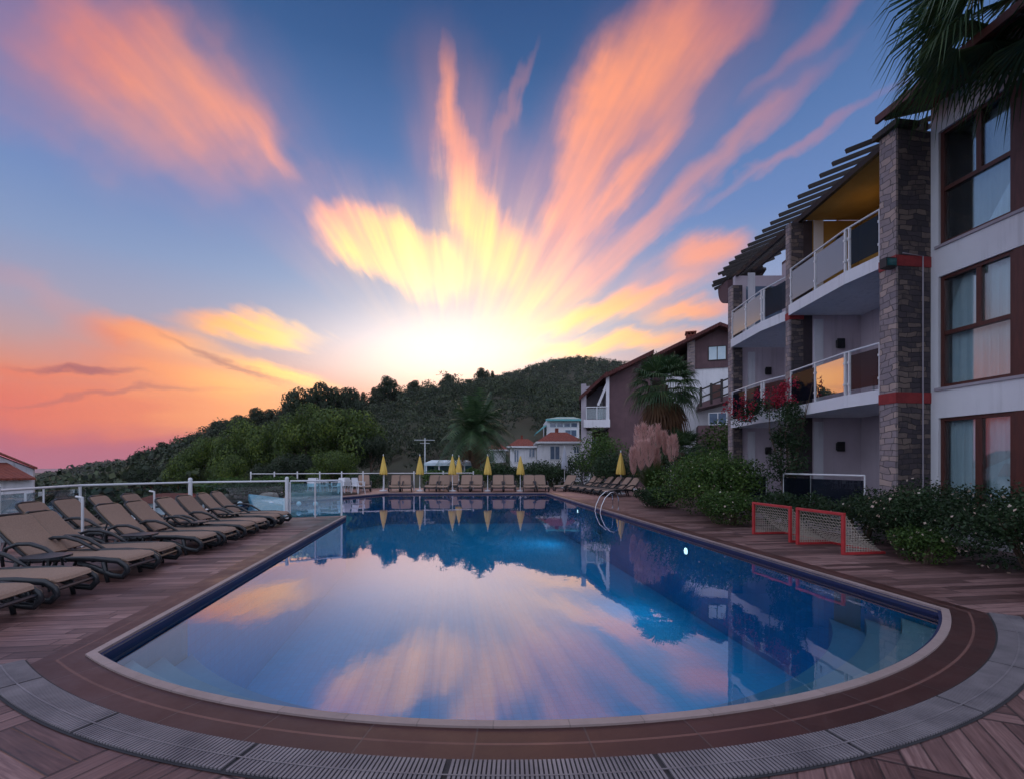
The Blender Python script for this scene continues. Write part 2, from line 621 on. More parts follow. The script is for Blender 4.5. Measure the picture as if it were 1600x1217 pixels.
MAT = {}
MAT['white_metal'] = pmat('white_metal', (.72, .74, .76), (.62, .65, .68), 3, .35, .03)
MAT['steel'] = pmat('steel', (.7, .72, .75), (.5, .52, .55), 8, .18, .02, metal=1)
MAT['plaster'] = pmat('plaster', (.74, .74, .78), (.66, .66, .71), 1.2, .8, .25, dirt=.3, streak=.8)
MAT['plaster_pale'] = pmat('plaster_bright', (.78, .79, .82), (.7, .71, .75), 1.0, .8, .2, dirt=.22, streak=.7)  # slightly paler than the plain plaster
MAT['grey_plaster'] = pmat('grey_plaster', (.42, .38, .42), (.34, .31, .35), 1.0, .85, .25, dirt=.3)
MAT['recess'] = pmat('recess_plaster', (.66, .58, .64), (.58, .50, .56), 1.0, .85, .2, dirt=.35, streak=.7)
MAT['plum'] = pmat('plum_plaster', (.135, .075, .085), (.10, .058, .068), 1.2, .8, .2, dirt=.3, streak=.6)
MAT['brown_wood'] = pmat('brown_wood', (.10, .028, .02), (.06, .018, .014), 3, .4, .15, stretch=(8, 8, 1))
MAT['dark_wood'] = pmat('dark_wood', (.022, .015, .014), (.011, .008, .008), 3, .6, .2, stretch=(1, 8, 8))
MAT['charcoal'] = pmat('charcoal_resin', (.012, .016, .02), (.02, .024, .03), 20, .32, .05)
MAT['sling'] = pmat('sling_fabric', (.29, .195, .145), (.23, .15, .112), 60, .75, .25, jitter=.12)
MAT['black'] = pmat('black_plastic', (.01, .011, .012), (.016, .017, .018), 20, .4, .05)
MAT['red_paint'] = pmat('red_paint', (.55, .05, .055), (.42, .035, .04), 6, .35, .05, dirt=.15)
MAT['red_band'] = pmat('red_band_paint', (.33, .03, .03), (.2, .02, .024), 5, .7, .3, dirt=.4)
MAT['net'] = pmat('net_cord', (.55, .50, .42), (.42, .38, .32), 20, .8, 0)
MAT['yellow_cloth'] = pmat('yellow_cloth', (.78, .55, .13), (.66, .44, .09), 3, .75, .1, stretch=(4, 4, .6))
MAT['glow_tint'] = pmat('glow_tinted_plaster', (.42, .25, .06), (.30, .17, .04), 1.2, .85, .2, dirt=.3)  # yellow tint stands for warm lamplight on the top balcony
MAT['white_plastic'] = pmat('white_plastic', (.72, .73, .76), (.64, .66, .7), 5, .4, .03)
MAT['curtain'] = pmat('curtain_cloth', (.88, .93, .94), (.68, .77, .80), 1.4, .9, .1, stretch=(1, 9, .3))
MAT['bark'] = pmat('bark', (.12, .08, .055), (.06, .042, .03), 5, .9, .6)
MAT['palm_bark'] = pmat('palm_bark', (.13, .09, .06), (.06, .04, .03), 9, .95, .8, stretch=(1, 1, 4))
MAT['soil'] = pmat('soil', (.05, .035, .025), (.03, .022, .016), 5, .95, .5)
MAT['rock'] = pmat('rock', (.34, .27, .22), (.2, .16, .14), 4, .9, .6)
MAT['teal'] = pmat('teal_sheet', (.10, .40, .42), (.07, .3, .33), 2, .4, .05)
MAT['blue_white'] = pmat('pale_blue_canvas', (.62, .75, .8), (.5, .66, .74), 2, .6, .05)
MAT['turquoise'] = pmat('turquoise_tile', (.12, .42, .55), (.08, .34, .48), 4, .3, .05)
MAT['stone'] = stone_mat('cut_stone', [(.15, .12, .13), (.30, .25, .26), (.20, .17, .19), (.42, .32, .28), (.25, .21, .23)], bw=.21, rh=.125)
MAT['shaded_stone'] = stone_mat('shaded_pier_stone', [(.04, .033, .04), (.075, .06, .07), (.05, .042, .052), (.2, .15, .13), (.035, .03, .036)], mortar=(.03, .026, .03), bw=.22, rh=.105)  # darker copy of the pier stone, shade of the side faces painted in
MAT['red_tile'] = tile_roof_mat('red_roof_tile', (.26, .06, .035), (.16, .035, .025))
MAT['dark_tile'] = tile_roof_mat('dark_roof_tile', (.14, .035, .03), (.07, .022, .022))
MAT['glass'] = glass_mat('clear_rail_glass', (.80, .90, .93), 1.5, .06)
MAT['smoked'] = glass_mat('smoked_rail_glass', (.30, .34, .40), 1.5, .0, body=(.012, .018, .03), bodyfac=.35, rk=.03)
MAT['mirror_glass'] = glass_mat('reflecting_rail_glass', (.16, .16, .18), 1.5, .10, body=(.02, .018, .02), bodyfac=.5, rk=.5)
MAT['frosted'] = glass_mat('frosted_rail_glass', (.55, .5, .52), 1.45, .02, .1, body=(.32, .29, .31), bodyfac=.62, rk=.15)
MAT['window_glass'] = glass_mat('window_glass', (.90, .98, 1.0), 1.5, .05, rk=.8)
MAT['dark_glass'] = pmat('dark_window_glass', (.02, .03, .04), (.03, .04, .05), 2, .06, 0, spec=1.0)
MAT['blue_glass'] = pmat('blue_window_glass', (.10, .16, .24), (.06, .1, .17), 2, .08, 0, spec=1.0)

# ================================================================ THE POOL TERRACE
ACX, ACY, AR = 1.12, 8.72, 5.9
XL, XR = -2.86, 5.24


def arc(R, x0, x1, n=48):
    a0 = math.asin(max(-1, min(1, (x0 - ACX) / R)))
    a1 = math.asin(max(-1, min(1, (x1 - ACX) / R)))
    return [(ACX + R * math.sin(a0 + (a1 - a0) * i / n), ACY - R * math.cos(a0 + (a1 - a0) * i / n)) for i in range(n + 1)]


near_arc = arc(AR, XL, XR, 56)
NA = len(near_arc)
rest = [(5.50, 26.8), (-3.4, 27.6), (-5.5, 24.0), (-8.2, 20.9), (-8.6, 19.4), (-6.4, 16.4), (-4.8, 14.95), (-3.1, 15.3)]
OUT = near_arc + rest                       # counter-clockwise


def offset(poly, w):
    n = len(poly)
    res = []
    for i in range(n):
        p0, p1, p2 = Vector(poly[i - 1]), Vector(poly[i]), Vector(poly[(i + 1) % n])
        d1, d2 = (p1 - p0).normalized(), (p2 - p1).normalized()
        n1, n2 = Vector((d1.y, -d1.x)), Vector((d2.y, -d2.x))
        b = (n1 + n2)
        k = max(b.dot(n1), .35)
        res.append(tuple(p1 + b * (w / k)))
    return res


def ring(mb, a, b, z, idx=None, close=True):
    n = len(a)
    rngi = idx if idx is not None else range(n)
    for i in rngi:
        j = (i + 1) % n
        mb.add([(*a[i], z), (*a[j], z), (*b[j], z), (*b[i], z)], [(0, 3, 2, 1)])


def fill(name, outer, holes, z, mat, thick=0):
    from mathutils.geometry import tessellate_polygon
    loops = [[Vector((x, y, 0)) for x, y in outer]] + [[Vector((x, y, 0)) for x, y in h] for h in holes]
    tris = tessellate_polygon(loops)
    vs = [(v.x, v.y, z) for l in loops for v in l]
    mb = MB()
    fs = []
    for tr in tris:
        a, b, c = (Vector(vs[i]) for i in tr)
        fs.append(tuple(tr) if (b - a).cross(c - a).z > 0 else tuple(tr)[::-1])
    mb.add(vs, fs)
    if thick:
        n = len(outer)
        for i in range(n):
            j = (i + 1) % n
            a, b = outer[i], outer[j]
            mb.add([(*a, z), (*b, z), (*b, z - thick), (*a, z - thick)], [(0, 3, 2, 1)])
    return tag(mb.build(name, mat), kind='structure')


# deck material: wood-look planks, laid in alternating squares round the arc
def deck_material():
    m, t, p, out = new_mat('wood_look_deck')
    pos = t.N.new('ShaderNodeNewGeometry').outputs['Position']
    x, y, z = t.xyz(pos)

    def planks(u, v, w, L):
        """u across planks, v along"""
        uu = t.m('DIVIDE', u, w)
        row = t.m('FLOOR', uu)
        fu = t.m('FRACT', uu)
        sh = t.m('FRACT', t.m('MULTIPLY', t.m('SINE', t.m('MULTIPLY', row, 12.9)), 437.5))
        vv = t.m('ADD', t.m('DIVIDE', v, L), sh)
        fv = t.m('FRACT', vv)
        cell = t.m('FLOOR', vv)
        gu = t.m('MINIMUM', fu, t.m('SUBTRACT', 1, fu))
        gv = t.m('MULTIPLY', t.m('MINIMUM', fv, t.m('SUBTRACT', 1, fv)), L / w)
        gap = t.rng(t.m('MINIMUM', gu, gv), .015, .06)
        rnd = t.N.new('ShaderNodeTexWhiteNoise')
        rnd.noise_dimensions = '2D'
        t.inp(rnd.inputs['Vector'], t.comb(row, cell, 0))
        grain = t.noise(t.comb(t.m('MULTIPLY', u, 60), t.m('MULTIPLY', v, 3.5), t.m('MULTIPLY', row, 3.1)), 1, 4, .6)
        return gap, rnd.outputs['Value'], grain
    # straight laid part
    g1, r1, n1 = planks(y, x, .145, 1.3)
    # alternating squares
    rot = t.mapping(pos, rot=(0, 0, math.radians(33)))
    rx, ry, rz = t.xyz(rot)
    S = .78
    cxn, cyn = t.m('FLOOR', t.m('DIVIDE', rx, S)), t.m('FLOOR', t.m('DIVIDE', ry, S))
    par = t.m('ABSOLUTE', t.m('MODULO', t.m('ADD', cxn, cyn), 2))
    lx, ly = t.m('MODULO', t.m('ADD', rx, 780), S), t.m('MODULO', t.m('ADD', ry, 780), S)
    uu = t.m('ADD', t.m('MULTIPLY', par, lx), t.m('MULTIPLY', t.m('SUBTRACT', 1, par), ly))
    vv = t.m('ADD', t.m('MULTIPLY', par, ly), t.m('MULTIPLY', t.m('SUBTRACT', 1, par), lx))
    cell_id = t.m('ADD', t.m('MULTIPLY', cxn, 17), t.m('MULTIPLY', cyn, 5))
    n_ = 6
    row = t.m('FLOOR', t.m('MULTIPLY', uu, n_ / S))
    fu = t.m('FRACT', t.m('MULTIPLY', uu, n_ / S))
    gu = t.m('MINIMUM', fu, t.m('SUBTRACT', 1, fu))
    ex = t.m('MINIMUM', lx, t.m('SUBTRACT', S, lx))
    ey = t.m('MINIMUM', ly, t.m('SUBTRACT', S, ly))
    ge = t.m('MULTIPLY', t.m('MINIMUM', ex, ey), n_ / S * .6)
    g2 = t.rng(t.m('MINIMUM', gu, ge), .015, .07)
    wn = t.N.new('ShaderNodeTexWhiteNoise')
    wn.noise_dimensions = '2D'
    t.inp(wn.inputs['Vector'], t.comb(row, cell_id, 0))
    r2 = wn.outputs['Value']
    n2 = t.noise(t.comb(t.m('MULTIPLY', uu, 60), t.m('MULTIPLY', vv, 3.5), cell_id), 1, 4, .6)
    near = t.m('LESS_THAN', y, t.m('ADD', 4.35, t.m('MULTIPLY', t.m('ABSOLUTE', t.m('SUBTRACT', x, 1.2)), -.02)))

    def sel(a, b):
        return t.m('ADD', t.m('MULTIPLY', near, b), t.m('MULTIPLY', t.m('SUBTRACT', 1, near), a))
    gap, rnd, grain = sel(g1, g2), sel(r1, r2), sel(n1, n2)
    f = t.m('ADD', t.m('MULTIPLY', rnd, .6), t.m('MULTIPLY', t.rng(grain, .3, .7), .42))
    col = t.ramp(f, [(.12, (.05, .024, .023, 1)), (.4, (.115, .060, .056, 1)), (.7, (.20, .112, .105, 1)), (1, (.36, .225, .21, 1))])
    st = t.noise(pos, .7, 5, .65)
    col = t.mix(t.m('MULTIPLY', t.rng(st, .5, .7), .45), col, (.055, .034, .038, 1))
    col = t.mix(t.m('MULTIPLY', t.m('SUBTRACT', 1, gap), .85), col, (.02, .012, .014, 1))
    # the far side of the terrace is paved in paler reddish tiles
    far = t.rng(y, 20, 24, 0, .75)
    col = t.mix(far, col, (.36, .20, .17, 1))
    t.inp(p.inputs['Base Color'], col)
    wet = t.rng(t.noise(pos, .55, 3, .55), .42, .62)
    t.inp(p.inputs['Roughness'], t.m('ADD', .30, t.m('ADD', t.m('MULTIPLY', wet, .25), t.m('MULTIPLY', grain, .18))))
    p.inputs['Specular IOR Level'].default_value = .45
    bump(t, p, t.m('ADD', t.m('MULTIPLY', gap, 1.0), t.m('MULTIPLY', grain, .25)), .5, .006)
    return m


def tile_mat(name, c1, c2, size=.05, grout=(.3, .45, .55), rough=.6, gw=.08):
    m, t, p, out = new_mat(name)
    pos = t.N.new('ShaderNodeNewGeometry').outputs['Position']
    x, y, z = t.xyz(pos)

    def g(a):
        f = t.m('FRACT', t.m('DIVIDE', t.m('ADD', a, .003), size))
        return t.m('MINIMUM', f, t.m('SUBTRACT', 1, f))
    gr = t.rng(t.m('MINIMUM', t.m('MINIMUM', g(x), g(y)), g(z)), gw * .5, gw)
    n = t.noise(pos, 1.3, 4, .6)
    wn = t.N.new('ShaderNodeTexWhiteNoise')
    t.inp(wn.inputs['Vector'], t.vm('FLOOR', t.vm('SCALE', pos, scale=1 / size)))
    col = t.mix(t.m('ADD', t.m('MULTIPLY', n, .5), t.m('MULTIPLY', wn.outputs['Value'], .5)), c4(c1), c4(c2))
    col = t.mix(t.m('MULTIPLY', t.m('SUBTRACT', 1, gr), .28), col, c4(grout))
    t.inp(p.inputs['Base Color'], col)
    p.inputs['Roughness'].default_value = rough
    return m


MAT['deck'] = deck_material()
MAT['basin'] = tile_mat('pool_blue_mosaic', (.008, .42, .76), (.012, .50, .86), .12, (.03, .25, .52))
MAT['step'] = tile_mat('pool_step_mosaic', (.36, .40, .43), (.44, .48, .50), .12, (.3, .4, .5))
MAT['step2'] = tile_mat('pool_lower_step_mosaic', (.20, .32, .40), (.26, .38, .46), .12, (.2, .32, .4))  # water's depth tint painted into the tile colour
MAT['step3'] = tile_mat('pool_bottom_step_mosaic', (.09, .28, .46), (.12, .34, .52), .12, (.1, .28, .45))  # stronger depth tint of the water, painted into the tiles
MAT['shelf'] = tile_mat('shallow_turquoise_mosaic', (.03, .46, .66), (.05, .56, .74), .12, (.1, .4, .55))
MAT['navy'] = tile_mat('waterline_navy_tile', (.004, .012, .06), (.008, .02, .10), .05, (.02, .04, .1))


def band_mat(name, c1, c2, seam=.55, rough=.4):
    m, t, p, out = new_mat(name)
    pos = t.N.new('ShaderNodeNewGeometry').outputs['Position']
    x, y, z = t.xyz(pos)
    ang = t.m('ARCTAN2', t.m('SUBTRACT', x, ACX), t.m('SUBTRACT', ACY, y))
    near = t.m('LESS_THAN', y, 4.45)
    along = t.m('ADD', t.m('MULTIPLY', t.m('MULTIPLY', ang, AR), near), t.m('MULTIPLY', y, t.m('SUBTRACT', 1, near)))
    fr = t.m('FRACT', t.m('DIVIDE', t.m('ADD', along, 40), seam))
    e = t.rng(t.m('MINIMUM', fr, t.m('SUBTRACT', 1, fr)), .004, .012)
    n = t.noise(pos, 2.5, 5, .65)
    n2 = t.noise(pos, 30, 3, .6)
    cell = t.N.new('ShaderNodeTexWhiteNoise')
    cell.noise_dimensions = '1D'
    t.inp(cell.inputs['W'], t.m('FLOOR', t.m('DIVIDE', t.m('ADD', along, 40), seam)))
    f = t.m('ADD', t.m('ADD', t.m('MULTIPLY', n, .6), t.m('MULTIPLY', n2, .25)), t.m('MULTIPLY', cell.outputs['Value'], .2))
    col = t.mix(t.rng(f, .3, .75), c4(c1), c4(c2))
    col = t.mix(t.m('MULTIPLY', t.m('SUBTRACT', 1, e), .6), col, c4(tuple(min(1, a * .4 + .05) for a in c2)))
    t.inp(p.inputs['Base Color'], col)
    t.inp(p.inputs['Roughness'], t.rng(n, .3, .7, rough, rough + .25))
    bump(t, p, t.m('ADD', e, t.m('MULTIPLY', n2, .3)), .3, .004)
    return m


MAT['coping'] = band_mat('pale_coping_stone', (.36, .28, .27), (.24, .185, .175), .45, .45)
MAT['brown_band'] = band_mat('dark_brown_band_tile', (.032, .010, .009), (.065, .022, .019), .62, .3)
MAT['band_line'] = band_mat('band_line_tile', (.16, .075, .062), (.11, .05, .042), .62, .4)
MAT['grate'] = pmat('pale_grate_plastic', (.24, .22, .235), (.12, .11, .125), 3, .5, .05, dirt=.2)
MAT['channel'] = pmat('channel_shadow', (.03, .03, .036), (.02, .02, .024), 3, .7, .1)

DECK_OUT = [(-12, -9), (22, -9), (22, 34), (-8.5, 34), (-12.5, 24), (-10.3, 19.9), (-7.6, 16.2), (-8.9, 13.2), (-8.9, 9.6), (-9.3, 3)]
cop_o = offset(OUT, .068)
fill('pool_deck', DECK_OUT, [cop_o], 0, MAT['deck'], thick=2.6)

# coping, with its inner face
mb = MB()
ring(mb, OUT, cop_o, .018)
n = len(OUT)
for i in range(n):
    j = (i + 1) % n
    mb.add([(*OUT[i], .018), (*OUT[j], .018), (*OUT[j], -.035), (*OUT[i], -.035)], [(0, 1, 2, 3)])
    mb.add([(*cop_o[i], .018), (*cop_o[j], .018), (*cop_o[j], -.01), (*cop_o[i], -.01)], [(0, 3, 2, 1)])
tag(mb.build('pool_coping', MAT['coping']), kind='structure')

# dark brown band with its paler line
b1, b2, b3, b4 = cop_o, offset(OUT, .215), offset(OUT, .235), offset(OUT, .37)
idx = list(range(0, NA)) + [n - 1]
mb = MB()
ring(mb, b1, b2, .004, idx)
ring(mb, b3, b4, .004, idx)
mb.cur = 1
ring(mb, b2, b3, .004, idx)
tag(mb.build('tile_border', [MAT['brown_band'], MAT['band_line']]), kind='structure')

# overflow grate: pale slats across a dark channel
g0, g1 = arc(AR + .385, ACX - 4.45, ACX + 4.5, 420), arc(AR + .62, ACX - 4.62, ACX + 4.67, 420)
mb = MB()
m_ = len(g0)
h0, h1 = arc(AR + .37, ACX - 4.44, ACX + 4.49, 420), arc(AR + .638, ACX - 4.64, ACX + 4.69, 420)
for i in range(m_ - 1):
    mb.add([(*h0[i], .005), (*h0[i + 1], .005), (*h1[i + 1], .005), (*h1[i], .005)], [(0, 3, 2, 1)])
tag(mb.build('drain_channel', MAT['channel']), kind='structure')
mb = MB()
for i in range(m_ - 1):
    if i % 46 == 23: continue
    a, b = Vector(g0[i]), Vector(g0[i + 1])
    c, d = Vector(g1[i]), Vector(g1[i + 1])
    a2, c2 = a + (b - a) * .62, c + (d - c) * .62
    mb.hull([(*a, .006), (*a2, .006), (*a2, .016), (*a, .016)], [(*c, .006), (*c2, .006), (*c2, .016), (*c, .016)])
for (r0, r1) in ((AR + .51, AR + .52),):
    q0, q1 = arc(r0, ACX - 4.45 * r0 / (AR + .385), ACX + 4.5 * r0 / (AR + .385), 80), arc(r1, ACX - 4.45 * r1 / (AR + .385), ACX + 4.5 * r1 / (AR + .385), 80)
    for i in range(80):
        mb.add([(*q0[i], .018), (*q0[i + 1], .018), (*q1[i + 1], .018), (*q1[i], .018)], [(0, 3, 2, 1)])
tag(mb.build('drain_grate', MAT['grate']), kind='structure')

# basin
WZ = -.075
mb = MB()
ring(mb, offset(OUT, -.028), offset(OUT, .002), -.006)
tag(mb.build('pool_nosing', MAT['navy']), kind='structure')
mb = MB()
for i in range(n):
    j = (i + 1) % n
    mb.cur = 1
    mb.add([(*OUT[i], -.035), (*OUT[j], -.035), (*OUT[j], -.17), (*OUT[i], -.17)], [(0, 1, 2, 3)])
    mb.cur = 0
    mb.add([(*OUT[i], -.17), (*OUT[j], -.17), (*OUT[j], -1.7), (*OUT[i], -1.7)], [(0, 1, 2, 3)])
basin = tag(mb.build('pool_wall', [MAT['basin'], MAT['navy']]), kind='structure')
fill('pool_floor', OUT, [], -1.7, MAT['basin'])
# curved steps at the near end
mb = MB()
prev = None
for k, (w, dz) in enumerate(((.32, -.22), (.64, -.38), (.98, -.56))):
    outer = arc(AR - .005, XL + .01, XR - .01, 48)
    inner = arc(AR - w, max(XL + .01, ACX - (AR - w) * .98), min(XR - .01, ACX + (AR - w) * .98), 48)
    if k:
        w0 = (.32, .64, .98)[k - 1]
        outer = arc(AR - w0, max(XL + .01, ACX - (AR - w0) * .98), min(XR - .01, ACX + (AR - w0) * .98), 48)
    mb.cur = k
    for i in range(48):
        mb.add([(*outer[i], dz), (*outer[i + 1], dz), (*inner[i + 1], dz), (*inner[i], dz)], [(0, 1, 2, 3)])
        mb.add([(*inner[i], dz), (*inner[i + 1], dz), (*inner[i + 1], -1.7), (*inner[i], -1.7)], [(0, 1, 2, 3)])
for (x_, y_, s_) in ((XL + .006, 5.75, 1), (XR - .006 + .012, 5.95, -1)):
    mb.cur = 0
    mb.add([(x_, 4.3, -.17), (x_ - .008 * s_, y_, -.17), (x_ - .008 * s_, y_, -.9), (x_, 4.3, -.9)], [(0, 1, 2, 3)])
tag(mb.build('pool_steps', [MAT['step'], MAT['step2'], MAT['step3']]), kind='structure')


fill('shallow_shelf', [(-3.2, 15.35), (-4.6, 15.1), (-6.3, 16.6), (-8.45, 19.5), (-8.05, 20.8), (-5.6, 23.6), (-3.6, 19.0)], [], -.42, MAT['shelf'])


def water_material(name='pool_water', tint=(.62, .90, 1.0), ior=1.6, extra=.05, bs=.035):
    m, t, p, out = new_mat(name)
    t.N.remove(p)
    pos = t.N.new('ShaderNodeNewGeometry').outputs['Position']
    tr = t.N.new('ShaderNodeBsdfTransparent')
    tr.inputs[0].default_value = c4(tint)
    gl = t.N.new('ShaderNodeBsdfGlossy')
    gl.inputs['Roughness'].default_value = .012
    gl.inputs['Color'].default_value = (1.0, .90, .93, 1)
    fr = t.N.new('ShaderNodeFresnel')
    fr.inputs[0].default_value = ior
    b = t.N.new('ShaderNodeBump')
    b.inputs['Strength'].default_value = bs
    b.inputs['Distance'].default_value = .03
    t.inp(b.inputs['Height'], t.noise(t.mapping(pos, sc=(1.4, .9, 1)), 2.2, 3, .55))
    t.L.new(b.outputs[0], gl.inputs['Normal'])
    mx = t.N.new('ShaderNodeMixShader')
    t.inp(mx.inputs[0], t.m('ADD', fr.outputs[0], extra, clamp=True))
    t.L.new(tr.outputs[0], mx.inputs[1])
    t.L.new(gl.outputs[0], mx.inputs[2])
    t.L.new(mx.outputs[0], out.inputs[0])
    return m


MAT['water'] = water_material()
fill('water', offset(OUT, .01), [], WZ, MAT['water'])


# ================================================================ LAND
def interp(tab, x):
    xs, ys = zip(*tab)
    return np.interp(x, xs, ys)


RA = [(-600, 800), (60, 775), (140, 765), (200, 748), (240, 728), (280, 714), (350, 684), (400, 672), (450, 664), (560, 650), (620, 636), (700, 618), (800, 615), (900, 635), (1000, 670), (1100, 690), (2200, 700)]
RB = [(-600, 830), (300, 800), (420, 745), (500, 712), (620, 664), (700, 628), (760, 603), (800, 592), (870, 573), (900, 569), (950, 573), (1000, 583), (1100, 604), (1300, 640), (2200, 700)]
RC = [(-600, 785), (-100, 778), (40, 768), (60, 762), (100, 745), (140, 732), (200, 725), (280, 712), (350, 705), (500, 705), (900, 720), (2200, 740)]
DA, DB, DC = 160.0, 430.0, 800.0


def near_z(px, D):
    left = interp([(-2000, -14), (0, -9), (250, -6), (430, -3.2), (560, -2.35), (640, -.9), (2500, -.9)], px)
    k = np.clip((D - 12) / 30, 0, 1)
    z = -2.3 + (left + 2.3) * k
    return np.where(D < 40, np.minimum(z, -2.2), z)


def land_z(px, D):
    """height of the land at photo column px (a fixed bearing) and distance D"""
    px, D = np.asarray(px, float), np.asarray(D, float)
    z0 = near_z(px, np.minimum(D, 60))
    sea = interp([(-2000, -60), (60, -52), (300, -30), (600, -10), (2500, 0)], px)
    out = z0 + (sea - z0) * np.clip((D - 70) / 900, 0, 1)
    for tab, Di, D0, p in ((RA, DA, 48, 1.15), (RB, DB, 150, 1.0), (RC, DC, 400, 1.0)):
        top = CAMZ + (HY - interp(tab, px)) / F * Di
        k = np.clip((D - D0) / (Di - D0), 0, 1) ** p
        k = k * k * (3 - 2 * k) * .5 + k * .5
        fall = np.clip((D - Di) / (Di * 1.1), 0, 1)
        zi = z0 + (top - z0) * k - fall * fall * (np.abs(top) + 20) * 1.2
        out = np.where(D > D0, np.maximum(out, zi), out)
    return out


Ds = np.concatenate([np.linspace(2, 60, 40), np.geomspace(62, 3000, 90)])
pxs = np.linspace(-1500, 3000, 301)
PX, DD = np.meshgrid(pxs, Ds)
ZZ = land_z(PX, DD)
xx = (PX - CXP) / F * DD
rng = np.random.default_rng(5)
ZZ = ZZ + (rng.random(ZZ.shape) - .5) * np.clip(DD / 300, 0, 2.0) * (DD > 60)
VX, VY = xx * CT + DD * ST, -xx * ST + DD * CT
V = np.stack([VX.ravel(), VY.ravel(), ZZ.ravel()], 1)
r_, c_ = PX.shape
ii = np.arange((r_ - 1) * (c_ - 1))
i0 = (ii // (c_ - 1)) * c_ + ii % (c_ - 1)
Q = np.stack([i0, i0 + 1, i0 + 1 + c_, i0 + c_], 1)
MAT['hill'] = pmat('scrubby_hill', (.035, .045, .022), (.06, .05, .03), .08, .95, .4, detail=6)
tag(np_mesh('terrain', V, Q, MAT['hill'], smooth=True), kind='structure')
mb = MB()
mb.add([(-9000, -400, -2.35), (9000, -400, -2.35), (9000, 8, -2.35), (-9000, 8, -2.35)], [(0, 1, 2, 3)])
tag(mb.build('ground', MAT['hill']), kind='structure')
mb = MB()
mb.add([(-8500, 8, -46), (8500, 8, -46), (8500, 8500, -46), (-8500, 8500, -46)], [(0, 1, 2, 3)])
MAT['sea'] = pmat('hazy_sea', (.16, .12, .16), (.13, .10, .15), .01, .35, .0, spec=.8)
tag(mb.build('sea', MAT['sea']), kind='structure')

# ================================================================ THE APARTMENT BUILDING
apt = thing('apartment_building', 'white three storey block with stone piers, glass balconies and slatted eaves right of the pool', 'building', (10.5, 9, 0))
LV = (.3, 3.2, 6.1)

# ---- window wing (straight along the terrace)
WX = 9.97
wy0, wy1 = 1.2, 8.76
mb = MB()
tops = [(.3, .42), (2.52, 3.13), (5.40, 6.04), (8.36, 8.95)]
for z0, z1 in tops: mb.box(WX, WX + .3, wy0, wy1, z0, z1)
posts_y = [(8.60, 8.76), (1.2, 1.5)]
for a, b in posts_y:
    for z0, z1 in ((.42, 2.52), (3.13, 5.40), (6.04, 8.36)): mb.box(WX, WX + .3, a, b, z0, z1)
mb.box(WX, WX + .3, wy0, wy1, -.3, .3)
mb.build('wall', MAT['plaster_pale'], apt)
mb = MB()
mb.box(WX + .3, WX + 6, wy0, wy0 + .2, -.3, 9.2)
mb.box(WX + 5.8, WX + 6, wy0 + .2, 24, -.3, 9.2)
mb.box(WX + .3, WX + 5.8, wy0 + .2, 8.76, 8.7, 8.9)
mb.box(WX + .3, WX + 5.8, wy0 + .2, 8.76, 5.5, 5.9)
mb.box(WX + .3, WX + 5.8, wy0 + .2, 8.76, 2.6, 3.0)
mb.box(WX + .3, WX + 5.8, 8.76, 8.9, -.3, 9.3)
mb.box(WX + 1.6, WX + 1.7, wy0 + .2, 8.76, -.3, 8.7)
mb.build('inner_wall', MAT['plaster'], apt)
# thin projecting sill lines
mb = MB()
for z in (3.13, 6.04): mb.box(WX - .035, WX + .02, 1.4, 8.66, z - .05, z + .004)
mb.build('sill_ledge', MAT['grey_plaster'], apt)
units = [(8.60, 7.30), (7.14, 5.84), (5.68, 4.38), (4.22, 2.92), (2.76, 1.5)]
for zi, (z0, z1) in enumerate(((.42, 2.52), (3.13, 5.40), (6.04, 8.36))):
    for ui, (ya, yb) in enumerate(units):
        f = MB()
        w = .07
        x0, x1 = WX + .05, WX + .16
        f.box(x0, x1, yb, ya, z0, z0 + w); f.box(x0, x1, yb, ya, z1 - w, z1)
        f.box(x0, x1, ya - w, ya, z0 + w, z1 - w); f.box(x0, x1, yb, yb + w, z0 + w, z1 - w)
        ym = ya - .70
        if ui < 4: f.box(WX + .02, WX + .2, yb - .16, yb, z0, z1)       # broad post between units
        tz = (z0 + z1) / 2 - .03 if zi else None
        win = f.build('window', MAT['brown_wood'], apt)
        s = MB()
        if tz:
            s.box(x0 + .012, x1 + .01, yb + w, ya - w, tz - .04, tz + .04)
            s.box(x0 + .015, x1 + .01, ym - .045, ym + .045, tz + .04, z1 - w)
        else:
            s.box(x0 + .015, x1 + .01, ym - .06, ym + .06, z0 + w, z1 - w)
        s.build('sash', MAT['brown_wood'], win)
        g = MB()
        g.box(x0 + .05, x0 + .058, yb + w, ya - w, z0 + w, z1 - w)
        g.build('pane', MAT['window_glass'], win)
        # pleated curtain with a gap at one side
        c = MB()
        ca, cb = (ya - .05, yb + .03) if not (zi == 2 and ui == 0) else (ya - .42, yb + .03)
        N = 60
        prev = None
        rr = random.Random(zi * 9 + ui)
        ph = [rr.uniform(0, 6) for _ in range(3)]
        pts = []
        for k in range(N + 1):
            y = ca + (cb - ca) * k / N
            pts.append((WX + .26 + .022 * math.sin(k * .9 + ph[0]) + .014 * math.sin(k * 2.3 + ph[1]), y))
        vs = [(x, y, z0 + .03) for x, y in pts] + [(x, y, z1 - .06) for x, y in pts]
        c.add(vs, [(k, k + 1, N + 2 + k, N + 1 + k) for k in range(N)])
        c.build('curtain', MAT['curtain'], win, smooth=True)

